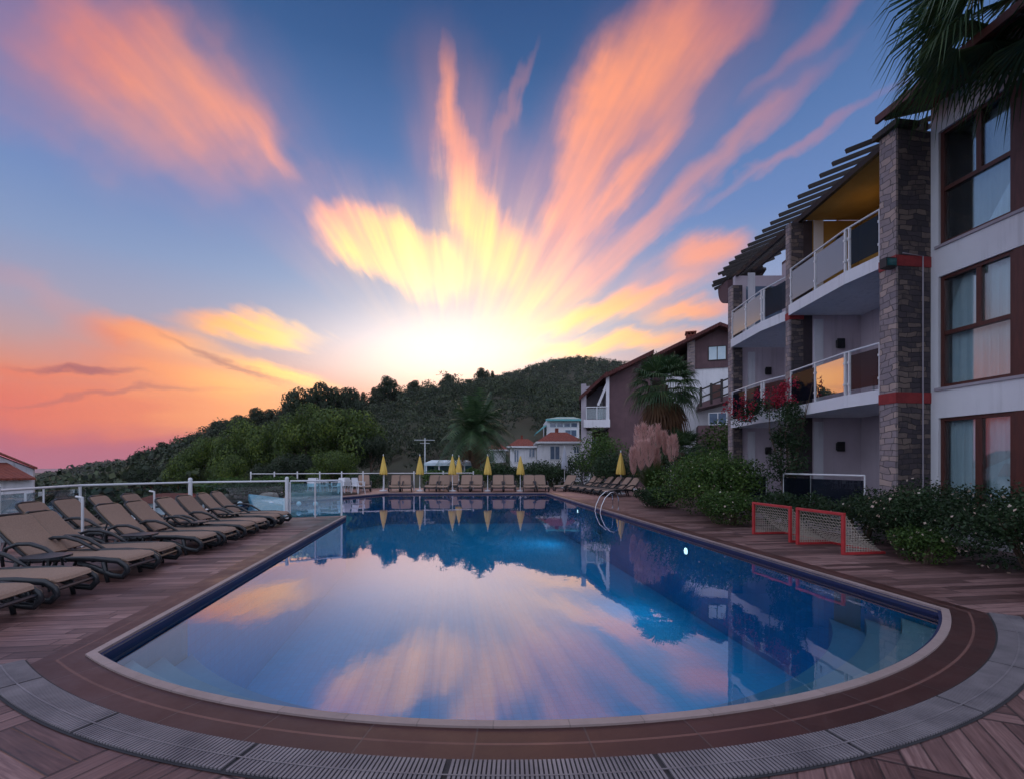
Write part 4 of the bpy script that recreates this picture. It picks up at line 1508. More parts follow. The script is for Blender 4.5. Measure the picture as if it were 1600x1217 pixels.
# ================================================================ FENCES ROUND THE TERRACE
def wfence(name, label, pts, ztop, post_r, caps, glass, zb=0.0, posts_at=None):
    b = Vector(pts[0])
    t = thing(name, label, 'fence', (b.x, b.y, zb))
    m = MB(); m.tube([(x, y, ztop) for x, y in pts], .026, 8); m.build('top_rail', MAT['white_metal'], t)
    for i, p in enumerate(posts_at or pts):
        m = MB()
        r = post_r[i] if isinstance(post_r, (list, tuple)) else post_r
        m.tube([(p[0], p[1], zb), (p[0], p[1], ztop + (.05 if r > .035 else -.02))], r, 10)
        if r > .035: m.lathe([(.001, .06), (r * .8, .05), (r * 1.1, .0), (r * .8, -.04), (.001, -.05)][::-1], (p[0], p[1], ztop + .07), 10)
        m.build('post', MAT['white_metal'], t)
    if glass:
        for a, c in zip(pts[:-1], pts[1:]):
            a, c = Vector(a), Vector(c)
            nseg = max(1, round((c - a).length / 1.6))
            for k in range(nseg):
                p, q = a.lerp(c, (k + .04) / nseg), a.lerp(c, (k + .96) / nseg)
                m = MB(); m.bar((p.x, p.y, zb + ztop * .5), (q.x, q.y, zb + ztop * .5), .01, ztop * .86); m.build('glass_panel', glass, t)
                if 0 < k:
                    r_ = a.lerp(c, k / nseg)
                    m = MB(); m.tube([(r_.x, r_.y, zb), (r_.x, r_.y, ztop - .02)], .016, 6); m.build('slim_post', MAT['white_metal'], t)
    return t


wfence('glass_fence', 'glass fence with white top rail curving behind the two rows of loungers', [(-7.9, 4.5), (-8.05, 9.8), (-8.35, 12.2), (-6.9, 14.0), (-4.66, 14.75)], 1.1,
       [.03, .045, .03, .05, .05], None, MAT['glass'])
wfence('glass_screen', 'clear glass screen closing the tip of the lounger deck over the water', [(-4.58, 14.78), (-3.95, 15.05), (-3.25, 15.35)], 1.1, [.02, .02, .03], None,
       glass_mat('aqua_screen_glass', (.62, .86, .92), 1.5, .06, body=(.3, .6, .7), bodyfac=.12))
pA, pB = W(392, 740, 27.5), W(600, 740, 29.5)
wfence('far_rail', 'long white rail on slim posts beyond the pool, behind the white chairs', [(pA.x, pA.y), (pB.x, pB.y), (pB.x + 5.5, pB.y + .4)], 1.08, .04, None, None,
       posts_at=[tuple(Vector((pA.x, pA.y)).lerp(Vector((pB.x, pB.y)), k / 6)) for k in range(7)] + [(pB.x + 1.8, pB.y + .13), (pB.x + 3.6, pB.y + .26), (pB.x + 5.5, pB.y + .4)])

# short white deck poles among the loungers
def short_pole(x, y, h, label):
    m = MB()
    m.tube([(x, y, 0), (x, y, h)], .022, 8)
    m.tube([(x, y, h - .01), (x - .12, y + .02, h + .01)], .02, 6)
    m.lathe([(.06, 0), (.06, .012), (.02, .03)], (x, y, 0), 10)
    tag(m.build('deck_pole', MAT['white_metal'], origin=(x, y, 0)), label, 'lamp', 'short white poles among the loungers')


for px_, pyb, pyt, lb in ((129, 862, 776, 'nearest short white pole, between the front row and the pale table'), (241, 826, 767, 'middle short white pole with a bent tip, behind the loungers'),
                          (318, 811, 777, 'farthest short white pole, beside the thick fence post')):
    g = G(px_, pyb)
    dd = CAMZ * F / (pyb - HY)
    short_pole(g.x, g.y, Z_(pyt, dd), lb)

# ================================================================ SUN LOUNGERS
def make_lounger(simple=False):
    t = thing('sun_lounger', 'x', 'sun lounger')
    Wd, Hs = .66, .315
    # side rails sweep down at the foot and form a loop
    for s in (-1, 1):
        y = s * (Wd / 2 - .025)
        m = MB()
        m.tube([(1.32, y, Hs - .02), (.9, y, Hs), (.4, y, Hs), (.12, y, Hs - .03), (.02, y, Hs - .10), (.0, y, Hs - .17), (.06, y, Hs - .24), (.2, y, Hs - .22), (.42, y, Hs - .12), (.62, y, Hs - .05)],
               [.028] * 10, 6, squash=1.4)
        m.build('side_rail', MAT['charcoal'], t, smooth=True)
        for x, lean in ((.30, -.05), (1.38, .10)):
            m = MB()
            m.tube([(x, y, Hs - .04), (x + lean * .5, y, Hs - .2), (x + lean, y, .0)], [.032, .027, .024], 6)
            m.build('leg', MAT['charcoal'], t, smooth=True)
        m = MB()    # armrest: an arch from the rail to the back
        ya = s * (Wd / 2 + .035)
        m.tube([(.72, ya, Hs - .02), (.86, ya, Hs + .07), (1.0, ya, Hs + .16), (1.16, ya, Hs + .215), (1.32, ya, Hs + .215), (1.46, ya, Hs + .16), (1.52, ya, Hs + .05), (1.5, ya, Hs - .08)],
               [.022, .028, .034, .036, .036, .03, .026, .022], 6, squash=.75)
        m.build('armrest', MAT['charcoal'], t, smooth=True)
    for x in (.02, .45, 1.28):
      m = MB(); m.tube([(x if x > .1 else .03, -Wd / 2 + .03, Hs - (.12 if x < .1 else .03)), (x if x > .1 else .03, Wd / 2 - .03, Hs - (.12 if x < .1 else .03))], .022, 6)
      m.build('crossbar', MAT['charcoal'], t)
    # seat sling: slightly sagging sheet with rounded foot corners
    def sling(name, P, wfun, th, mat, parent):
        m = MB()
        K, J = len(P), 8
        top, bot = [], []
        for i, (x, z) in enumerate(P):
            w = wfun(i / (K - 1))
            a, b = P[max(i - 1, 0)], P[min(i + 1, K - 1)]
            d = Vector((b[0] - a[0], b[1] - a[1])).normalized()
            nx, nz = -d.y, d.x
            for j in range(J + 1):
                q = j / J * 2 - 1
                sag = -.018 * (1 - q * q)
                top.append((x + nx * sag, q * w, z + nz * sag))
                bot.append((x + nx * (sag - th), q * w, z + nz * (sag - th)))
        N = len(top)
        fs = []
        for i in range(K - 1):
            for j in range(J):
                a = i * (J + 1) + j
                fs.append((a, a + J + 1, a + J + 2, a + 1))
                fs.append((N + a, N + a + 1, N + a + J + 2, N + a + J + 1))
        rim = [j for j in range(J + 1)] + [i * (J + 1) + J for i in range(1, K)] + [(K - 1) * (J + 1) + j for j in range(J - 1, -1, -1)] + [i * (J + 1) for i in range(K - 2, 0, -1)]
        for k in range(len(rim)):
            a, b = rim[k], rim[(k + 1) % len(rim)]
            fs.append((a, b, N + b, N + a))
        m.add(top + bot, fs)
        return m.build(name, mat, parent, smooth=False)
    seatP = [(.03, Hs - .045), (.06, Hs - .01), (.12, Hs + .012), (.3, Hs + .02), (.6, Hs + .02), (.9, Hs + .012), (1.22, Hs + .012)]
    sling('seat', seatP, lambda u: (Wd / 2 - .035) * (1 - .10 * max(0, 1 - u * 6) ** 2), .02, MAT['sling'], t)
    ang = math.radians(46)
    bx0, bz0, L = 1.24, Hs + .015, .72
    bP = [(bx0 + L * u * math.cos(ang) + .03 * math.sin(u * math.pi) , bz0 + L * u * math.sin(ang)) for u in (0, .15, .3, .5, .7, .85, .95, 1.0)]
    wf = lambda u: (Wd / 2 - .045) * (1 - .13 * max(0, (u - .86) / .14) ** 2)
    back = sling('backrest', bP[::-1], lambda u: wf(1 - u), .02, MAT['sling'], t)
    m = MB()
    for s in (-1, 1):
        m.tube([(x + .012, s * (wf(i / 7) + .018), z - .004) for i, (x, z) in enumerate(bP)], .02, 6)
    x, z = bP[-1]
    m.tube([(x + .012, -wf(1) - .018, z), (x + .03, -.15, z + .03), (x + .03, .15, z + .03), (x + .012, wf(1) + .018, z)], .02, 6)
    m.build('back_frame', MAT['charcoal'], back, smooth=True)
    for s in (-1, 1):
      m = MB(); m.tube([(1.57, s * .24, bz0 + .24), (1.66, s * .24, .30), (1.4, s * .24, Hs - .06)], .014, 5)
      m.build('back_strut', MAT['charcoal'], t)
    return t


proto = make_lounger()
used = [False]
ordn = ['first', 'second', 'third', 'fourth', 'fifth', 'sixth', 'seventh', 'eighth', 'ninth', 'tenth', 'eleventh', 'twelfth', 'thirteenth', 'fourteenth', 'fifteenth', 'sixteenth']


def lounger(x, y, ang, label, group, scale=1.0):
    """foot end at (x,y), body runs towards heading ang (0 = +x)"""
    if not used[0]:
        used[0] = True
        proto.location = (x, y, 0); proto.rotation_euler = (0, 0, ang)
        proto['label'] = label; proto['group'] = group
        if scale != 1.0: proto.scale = (scale,) * 3
        return proto
    return copy_thing(proto, (x, y, 0), ang, scale if scale != 1.0 else None, label, group)


rl = random.Random(3)
gfront = 'loungers in the front row on the left deck'
fy = [5.35, 6.15, 7.32, 8.06, 9.3, 10.02, 10.98, 11.7, 12.72, 13.4]
for i, y in enumerate(fy):
    nm = 'nearest lounger of the front row, only its foot loop in view' if i == 0 else '%s lounger from the camera in the front row beside the pool' % ordn[i]
    lounger(-4.22 + rl.uniform(-.04, .04), y, math.pi + math.radians(rl.uniform(-4.5, 4.5)), nm, gfront)
gback = 'loungers in the second row by the glass fence'
for i, (y, x) in enumerate([(10.0, -5.92), (10.75, -5.95), (11.95, -6.05), (12.65, -5.85)]):
    lounger(x, y, math.pi + math.radians(rl.uniform(-3, 3)), '%s lounger from the left in the second row, against the glass fence' % ordn[i], gback)
# far row, facing the pool
gfar = 'loungers in the row beyond the pool'
far_px = [(571, 20), (617, 12), (634, 10), (672, 0), (691, 2), (706, 0), (724, -2), (744, 0), (776, 0), (796, 1), (826, -1), (848, 1)]
for i, (px_, tw) in enumerate(far_px):
    p = W(px_, 768, 28.2 + (.0 if i % 3 else .15))
    if px_ in (706,): p = W(px_, 768, 31.0)
    hd = math.atan2(math.cos(TH), math.sin(TH)) + math.radians(tw + rl.uniform(-3, 3))
    lounger(p.x, p.y - .2, hd, '%s lounger from the left in the far row facing across the pool' % ordn[i], gfar, 1.12)
for i, (px_, D, tw) in enumerate(((872, 28.5, -40), (893, 30.0, -75))):
    p = W(px_, 768, D)
    lounger(p.x, p.y, math.pi / 2 + math.radians(tw), ('lounger turned half right at the far corner of the pool', 'lounger at the far corner beside the grey closed parasol')[i], gfar, 1.1)
gright = 'loungers in the row on the right bank'
for i in range(6):
    y = 22.9 + i * 1.02
    lounger(7.65 - i * .12, y, math.radians(8 + rl.uniform(-3, 3)), '%s lounger from the camera in the right bank row behind the pool ladder' % ordn[i], gright, 1.08)

# small dark side tables
def side_table(x, y, label, mat='charcoal', group='small side tables between loungers'):
    t = thing('side_table', label, 'table', (x, y, 0), group=group)
    m = MB(); m.prism([(x + .23 * math.cos(a) * (1 + .12 * abs(math.sin(2 * a))), y + .23 * math.sin(a) * (1 + .12 * abs(math.sin(2 * a)))) for a in [k * math.pi / 12 for k in range(24)]], .40, .425); m.build('table_top', MAT[mat], t)
    for a in range(4):
        c, s = math.cos(a * math.pi / 2 + .78), math.sin(a * math.pi / 2 + .78)
        m = MB(); m.tube([(x + .14 * c, y + .14 * s, .40), (x + .2 * c, y + .2 * s, 0)], .014, 6); m.build('leg', MAT[mat], t)


side_table(-5.0, 6.74, 'dark round-cornered table between the second and third front row loungers')
side_table(-5.05, 8.68, 'dark round-cornered table between the fourth and fifth front row loungers')
side_table(-5.1, 10.5, 'dark round-cornered table between the sixth and seventh front row loungers')
side_table(-5.15, 12.2, 'dark round-cornered table before the two farthest front row loungers')
side_table(-6.5, 11.35, 'pale table standing in the middle of the second lounger row', 'white_plastic')
side_table(-6.3, 13.3, 'pale table behind the second row beside the fence post', 'white_plastic')

# ================================================================ CLOSED PARASOLS
def make_parasol():
    t = thing('closed_parasol', 'x', 'parasol')
    m = MB(); m.tube([(0, 0, .05), (0, 0, 2.18)], .022, 8); m.build('pole', MAT['white_metal'], t)
    m = MB()
    prof = [(.20, 1.02), (.215, 1.06), (.19, 1.25), (.15, 1.5), (.105, 1.75), (.06, 1.98), (.03, 2.1), (.012, 2.16)]
    seg = 24
    vs, fs = [], []
    for i, (r, z) in enumerate(prof):
        for k in range(seg):
            a = 2 * math.pi * k / seg
            rr = r * (1 + .20 * math.cos(8 * a + z * 1.5)) * (1 + .06 * math.cos(a))
            vs.append((rr * math.cos(a), rr * math.sin(a), z + (.05 * math.cos(8 * a) if i == 0 else 0)))
    for i in range(len(prof) - 1):
        for k in range(seg):
            fs.append((i * seg + k, i * seg + (k + 1) % seg, (i + 1) * seg + (k + 1) % seg, (i + 1) * seg + k))
    m.add(vs, fs)
    m.build('folded_canopy', MAT['yellow_cloth'], t, smooth=True)
    m = MB(); m.lathe([(.001, -.04), (.03, -.01), (.03, .03), (.001, .07)], (0, 0, 2.18), 8); m.build('finial', MAT['white_metal'], t)
    m = MB(); m.lathe([(.24, 0), (.24, .05), (.20, .08), (.05, .09), (.04, .28), (.001, .28)], (0, 0, 0), 16); m.build('base', MAT['white_plastic'], t)
    return t


par = make_parasol()
pl = [(599, 29.2, 'leftmost yellow closed parasol, before the dark pine'), (656, 29.2, 'second yellow closed parasol from the left, at the canvas pavilion edge'),
      (707, 29.0, 'left one of the two yellow closed parasols standing close together'), (717, 32.0, 'right and farther one of the two yellow parasols standing close together'),
      (762, 29.0, 'yellow closed parasol before the leftmost white bungalow'), (813, 29.0, 'yellow closed parasol before the middle white bungalow'),
      (970, 26.0, 'yellow closed parasol in the right bank row near the pampas grass'), (990, 30.5, 'yellow closed parasol half hidden behind the pampas grass')]
for i, (px_, D, lb) in enumerate(pl):
    p = W(px_, 768, D)
    if i == 0:
        par.location = (p.x, p.y, 0); par['label'] = lb; par['group'] = 'yellow closed parasols'; o = par
    else:
        o = copy_thing(par, (p.x, p.y, 0), i * 1.3, None, lb, 'yellow closed parasols')
    if px_ == 970: o.scale = (1.05, 1.05, 1.06)
pg = W(882, 768, 33)
gp = copy_thing(par, (pg.x, pg.y, 0), .4, (1.05, 1.05, 1.3), 'grey closed parasol before the largest white bungalow', 'closed parasols beyond the pool')
MAT['grey_cloth'] = pmat('grey_cloth', (.42, .45, .52), (.34, .37, .44), 3, .8, .1)
for c in gp.children:
    if c.name.startswith('folded'):
        c.data = c.data.copy(); c.data.materials.clear(); c.data.materials.append(MAT['grey_cloth'])

# white plastic chairs and tables behind the rail
def make_chair():
    t = thing('plastic_chair', 'x', 'chair')
    m = MB(); m.box(-.24, .24, -.24, .24, .42, .45); m.build('seat', MAT['white_plastic'], t)
    m = MB(); m.hull([(-.24, .20, .45), (.24, .20, .45), (.24, .23, .45), (-.24, .23, .45)], [(-.2, .30, .88), (.2, .30, .88), (.2, .33, .88), (-.2, .33, .88)]); m.build('backrest', MAT['white_plastic'], t)
    for sx in (-1, 1):
        m = MB(); m.box(sx * .25 - .03, sx * .25 + .03, -.24, .24, .64, .67); m.box(sx * .25 - .02, sx * .25 + .02, -.22, -.18, .45, .64); m.build('armrest', MAT['white_plastic'], t)
        for sy in (-1, 1):
            m = MB(); m.tube([(sx * .2, sy * .2, .42), (sx * .26, sy * .26, 0)], .022, 5); m.build('leg', MAT['white_plastic'], t)
    return t


chp = make_chair()
cl = [(488, 26.0, .3, 'leftmost white plastic chair behind the pool'), (505, 26.6, 2.0, 'second white plastic chair from the left, behind the pool'),
      (528, 26.2, -.5, 'third white plastic chair from the left, beyond the glass screen'), (548, 27.2, 2.6, 'fourth white plastic chair, left of the far loungers'),
      (560, 26.4, .9, 'rightmost white plastic chair, next to the far loungers')]
for i, (px_, D, rz, lb) in enumerate(cl):
    p = W(px_, 768, D)
    if i == 0:
        chp.location = (p.x, p.y, 0); chp.rotation_euler = (0, 0, rz); chp['label'] = lb; chp['group'] = 'white plastic chairs beyond the pool'
    else:
        copy_thing(chp, (p.x, p.y, 0), rz, None, lb, 'white plastic chairs beyond the pool')
for px_, D, lb in ((497, 27.2, 'white plastic table among the chairs beyond the pool'), (538, 27.4, 'white plastic table before the rail near the far loungers')):
    p = W(px_, 768, D)
    t = thing('plastic_table', lb, 'table', (p.x, p.y, 0), group='white plastic tables beyond the pool')
    m = MB(); m.lathe([(.42, 0), (.42, .03), (.38, .03)], (p.x, p.y, .70), 20); m.build('table_top', MAT['white_plastic'], t)
    for a in range(4):
        m = MB(); c, s = math.cos(a * 1.571 + .78), math.sin(a * 1.571 + .78)
        m.tube([(p.x + .25 * c, p.y + .25 * s, .70), (p.x + .34 * c, p.y + .34 * s, 0)], .025, 6); m.build('leg', MAT['white_plastic'], t)

# ================================================================ WATER-POLO GOALS
def goal(x, y0, y1, label, dpt=.78):
    """mouth in the plane X=x from y0 to y1, net slopes down towards +x"""
    H, r = .68, .026
    t = thing('pool_goal', label, 'goal', (x, (y0 + y1) / 2, 0), group='small red goals by the hedge')
    for y in (y0, y1):
        m = MB(); m.box(x - r, x + r, y - r, y + r, 0, H); m.build('post', MAT['red_paint'], t, bevel=.006)
        m = MB(); m.box(x + r, x + dpt, y - r, y + r, .0, .045); m.build('side_rail', MAT['red_paint'], t, bevel=.006)
    m = MB(); m.box(x - r, x + r, y0 - r, y1 + r, H, H + .05); m.build('crossbar', MAT['red_paint'], t, bevel=.006)
    m = MB(); m.box(x + dpt - r, x + dpt + r, y0 - r, y1 + r, .0, .045); m.build('back_rail', MAT['red_paint'], t, bevel=.006)
    m = MB()
    nn = 15
    rw = .006
    for k in range(nn + 1):
        y = y0 + (y1 - y0) * k / nn
        pts = [(x + (dpt - .0) * u, y, (H + .02) * (1 - u) + .03 - .10 * math.sin(u * math.pi)) for u in (0, .2, .4, .6, .8, 1)]
        m.tube(pts, rw, 3, caps=False)
    for k in range(1, nn):
        u = k / nn
        z = (H + .02) * (1 - u) + .03 - .10 * math.sin(u * math.pi)
        m.tube([(x + dpt * u, y0, z), (x + dpt * u, y1, z)], rw, 3, caps=False)
        for y in (y0, y1):
            m.tube([(x + dpt * u, y, .04), (x + dpt * u, y, z)], rw, 3, caps=False)
            m.tube([(x, y, z), (x + dpt * (1 - (z / (H + .05))) , y, z)], rw, 3, caps=False)
    m.build('net', MAT['net'], t)


goal(6.86, 8.88, 10.05, 'farther of the two small red framed goals with net, beside the dark hedge')
goal(6.82, 7.52, 8.62, 'nearer of the two small red framed goals with net, beside the dark hedge')

# ================================================================ POOL LADDER, LAMPS, FLOATS
lad = thing('pool_ladder', 'steel pool ladder with two curved handrails on the right edge of the pool', 'ladder', (5.5, 16.6, 0))
for y in (16.25, 16.85):
    m = MB()
    m.tube([(5.95, y, 0), (5.95, y, .40), (5.91, y, .55), (5.80, y, .63), (5.66, y, .60), (5.46, y, .42), (5.33, y, .14), (5.28, y, -.1), (5.28, y, -1.1)], .017, 8)
    m.build('handrail', MAT['steel'], lad, smooth=True)
    m = MB(); m.lathe([(.06, 0), (.06, .015), (.02, .03)], (5.95, y, .0), 10); m.build('flange', MAT['steel'], lad)
for z in (-.25, -.55, -.85):
    m = MB(); m.box(5.22, 5.34, 16.25, 16.85, z, z + .03); m.build('tread', MAT['steel'], lad)
MAT['lamp_on'] = None
lm, t_, p_, o_ = new_mat('lit_pool_lamp')
p_.inputs['Emission Color'].default_value = (.8, .95, 1, 1)
p_.inputs['Emission Strength'].default_value = 3
p_.inputs['Base Color'].default_value = (.8, .9, 1, 1)
MAT['lamp_on'] = lm
for y, e, lb in ((10.15, 110, 'lit underwater lamp in the right pool wall level with the farther goal'), (19.6, 220, 'lit underwater lamp in the right pool wall beyond the ladder')):
    xw = 5.24 + (y - 4.5) / 22.3 * .26
    t = thing('pool_lamp', lb, 'lamp', (xw, y, -.42), group='underwater pool lamps')
    m = MB()
    vs = []
    m.add([(xw - .03, y + .075 * math.cos(a), -.36 + .075 * math.sin(a)) for a in [k * math.pi / 8 for k in range(16)]], [tuple(range(16))])
    m.build('lens', lm, t)
    m = MB()
    m.tube([(xw + .02, y, -.36), (xw - .022, y, -.36)], .10, 16)
    m.build('ring', MAT['steel'], t)
    ld = bpy.data.lights.new('pool_lamp_light', 'SPOT')
    ld.energy = e; ld.color = (.35, .75, 1.0); ld.shadow_soft_size = .3
    lo = bpy.data.objects.new('pool_lamp_light', ld); COL.objects.link(lo); lo.parent = t; lo.location = (-.12, 0, .06); lo.rotation_euler = (0, math.radians(86), 0); ld.spot_size = math.radians(160); ld.spot_blend = 1
for i, (px_, nm) in enumerate(((375, 'leftmost'), (424, 'second'), (467, 'third'), (493, 'rightmost'))):
    g = G(px_, 786.5, .1)
    m = MB(); m.lathe([(.002, -.10), (.07, -.075), (.10, 0), (.07, .075), (.002, .10)], (g.x, g.y, .10), 12)
    tag(m.build('float_ball', MAT['white_plastic'], smooth=True, origin=(g.x, g.y, 0)), '%s white ball of the row along the planter rim' % nm, 'ball', 'white balls along the planter')
# raised turquoise slide at the far left of the pool
a, b, c_, d_ = G(388, 783), G(452, 786), G(448, 802, -.05), G(400, 803, -.05)
m = MB()
m.hull([(a.x, a.y, -.1), (b.x, b.y, -.1), (c_.x, c_.y, -.1), (d_.x, d_.y, -.1)], [(a.x, a.y, .34), (b.x, b.y, .2), (c_.x, c_.y, -.02), (d_.x, d_.y, .02)])
tag(m.build('water_slide', MAT['turquoise'], origin=(c_.x, c_.y, -.1), bevel=.05), 'low pale turquoise ramp at the far left rim of the pool', 'ramp')

# ================================================================ VEGETATION
MAT['leaf_bush'] = leaf_mat('bush_leaf', (.016, .038, .010), (.05, .105, .022), (.14, .23, .045))
MAT['leaf_hedge'] = leaf_mat('hedge_leaf', (.010, .022, .010), (.022, .05, .018), (.06, .11, .045))
MAT['leaf_pine'] = leaf_mat('pine_needle', (.014, .032, .010), (.06, .105, .02), (.18, .24, .035), cscale=.35)
MAT['leaf_dark'] = leaf_mat('dark_pine_needle', (.010, .020, .012), (.024, .042, .02), (.05, .075, .03), cscale=.3)
MAT['leaf_wood'] = leaf_mat('woodland_leaf', (.008, .016, .010), (.030, .048, .024), (.10, .125, .055), cscale=.12, trans=.1)
MAT['leaf_palm'] = leaf_mat('palm_leaf', (.018, .045, .02), (.045, .095, .038), (.10, .16, .06), rough=.4)
MAT['dead_frond'] = leaf_mat('dead_palm_leaf', (.05, .024, .010), (.12, .058, .026), (.21, .12, .06))
MAT['plume'] = leaf_mat('pampas_plume', (.5, .27, .24), (.7, .44, .40), (.85, .62, .55), trans=.3)
MAT['grass_blade'] = leaf_mat('grass_blade', (.03, .06, .015), (.07, .13, .03), (.13, .2, .05))
MAT['red_flower'] = leaf_mat('crimson_bract', (.22, .006, .02), (.38, .015, .045), (.5, .05, .08))
MAT['pale_flower'] = leaf_mat('pale_blossom', (.5, .42, .3), (.65, .5, .42), (.75, .7, .6))


def orient(n, rng, bias=None, bk=.5):
    v = rng.normal(size=(n, 3))
    if bias is not None: v = v / np.linalg.norm(v, axis=1, keepdims=True) + bias * bk
    return v / np.linalg.norm(v, axis=1, keepdims=True)


def leaf_quads(P, N, size, asp, rng):
    n = len(P)
    r = rng.normal(size=(n, 3))
    T = np.cross(N, r); T /= np.linalg.norm(T, axis=1, keepdims=True) + 1e-9
    Bn = np.cross(N, T)
    s = (size if np.ndim(size) else np.full(n, size))[:, None]
    V = np.empty((n, 4, 3))
    V[:, 0] = P - T * s * .5
    V[:, 1] = P + Bn * s * .5 * asp + N * s * .06
    V[:, 2] = P + T * s * .5
    V[:, 3] = P - Bn * s * .5 * asp + N * s * .06
    Q = np.arange(n * 4).reshape(n, 4)
    return V.reshape(-1, 3), Q


def blob_points(n, blobs, rng, inner=.55, zmin=0.02):
    """points in a union of lumpy ellipsoids (cx,cy,cz,rx,ry,rz)"""
    blobs = np.array(blobs, float)
    vol = (blobs[:, 3] * blobs[:, 4] + blobs[:, 3] * blobs[:, 5] + blobs[:, 4] * blobs[:, 5])
    idx = rng.choice(len(blobs), size=n, p=vol / vol.sum())
    d = rng.normal(size=(n, 3)); d /= np.linalg.norm(d, axis=1, keepdims=True)
    r = inner + (1.03 - inner) * rng.random(n) ** .5
    b = blobs[idx]
    P = b[:, :3] + d * b[:, 3:] * r[:, None]
    keep = P[:, 2] > zmin
    return P[keep], d[keep]


def lumps(cx, cy, h, rx, ry, k, rng, base=0.0, lr=.45, zlow=.25):
    out = []
    for i in range(k):
        a = rng.random() * 6.283
        rr = math.sqrt(rng.random()) * .78
        z = base + h * (zlow + (1 - zlow - .16) * (1 - rr * rr * .75) * (.55 + .45 * rng.random()))
        s = lr * (.7 + .6 * rng.random())
        out.append((cx + rx * rr * math.cos(a), cy + ry * rr * math.sin(a), z, rx * s, ry * s, h * s * .55))
    return out


def shrub(name, label, cat, x, y, h, rx, ry, n, leaf, mat, seed, k=16, flowers=0, group=None, fm='pale_flower'):
    rng = np.random.default_rng(seed)
    t = thing(name, label, cat, (x, y, 0), group=group)
    bl = lumps(x, y, h, rx, ry, k, rng)
    bl.append((x, y, h * .35, rx * .8, ry * .8, h * .38))
    P, d = blob_points(n, bl, rng)
    P += rng.normal(size=P.shape) * leaf * .5
    P = P[P[:, 2] > .02]; d = d[:len(P)]
    N = orient(len(P), rng, d, 1.3)
    V, Q = leaf_quads(P, N, leaf * (.6 + .8 * rng.random(len(P))), .55, rng)
    np_mesh('foliage', V, Q, MAT[mat], t)
    m = MB()
    rr = random.Random(seed)
    for i in range(7):
        a = rr.uniform(0, 6.28)
        m.tube([(x + .1 * math.cos(a), y + .1 * math.sin(a), 0), (x + rx * .25 * math.cos(a), y + ry * .25 * math.sin(a), h * .3), (x + rx * .5 * math.cos(a + .3), y + ry * .5 * math.sin(a + .3), h * .62)], [.03, .02, .008], 5)
    m.build('stem', MAT['bark'], t)
    if flowers:
        P, d = blob_points(flowers, bl, rng, inner=.95)
        V, Q = leaf_quads(P + d * .03, orient(len(P), rng, d, 1.5), .03 + .03 * rng.random(len(P)), .9, rng)
        fo = np_mesh('blossom', V, Q, MAT[fm], t)
        fo['kind'] = 'stuff'
    return t


# shrubs along the right bank
shrub('flowering_bush', 'biggest green bush right of the pampas grass, dotted with small pink flowers', 'bush', 8.15, 14.1, 2.05, 1.55, 1.5, 15000, .075, 'leaf_bush', 1, 22, 160, fm='pale_flower')
shrub('low_bush', 'low bright green bush at the deck edge left of the red goals', 'bush', 7.35, 11.75, .95, .75, .75, 6000, .06, 'leaf_bush', 2, 12, 40)
shrub('low_bush', 'small dark bush between the pampas grass and the biggest bush', 'bush', 7.7, 17.0, .8, .7, .8, 5000, .075, 'leaf_hedge', 3, 12, 20)
shrub('dark_bush', 'dark bush growing in the corner behind the farther red goal', 'bush', 8.15, 10.5, 1.0, .75, .8, 5000, .06, 'leaf_hedge', 4, 12)
shrub('dark_bush', 'tall dark bush below the balconies behind the biggest bush', 'bush', 10.0, 17.6, 2.3, 1.2, 1.6, 7000, .09, 'leaf_hedge', 5, 16)
shrub('dark_bush', 'dark bush hanging over the deck right behind the nearer red goal', 'bush', 8.35, 8.75, 1.12, .72, .8, 7000, .05, 'leaf_hedge', 6, 14, 30)
hs = [(8.55, 7.3, 1.30, 1.15, .95, 'hedge bush below the big stone pier, dark with few blossoms'), (8.45, 5.9, 1.28, 1.25, .95, 'hedge bush below the first ground floor window, with a bright green tuft'),
      (8.75, 4.6, 1.32, 1.2, .95, 'hedge bush at the right edge of the view, speckled with pale blossoms'), (9.1, 3.2, 1.3, 1.2, 1.0, 'hedge bush outside the right edge, nearest the camera')]
for i, (x, y, h, rx, ry, lb) in enumerate(hs):
    shrub('hedge_bush', lb, 'bush', x, y, h, rx, ry, 17000 if i < 3 else 5000, .048, 'leaf_hedge', 10 + i, 20, 260, 'hedge bushes under the window wing')
shrub('green_sprig', 'bright green low shrub in front of the hedge under the windows', 'bush', 7.55, 6.75, .62, .42, .5, 3500, .045, 'leaf_bush', 20, 10, 30)
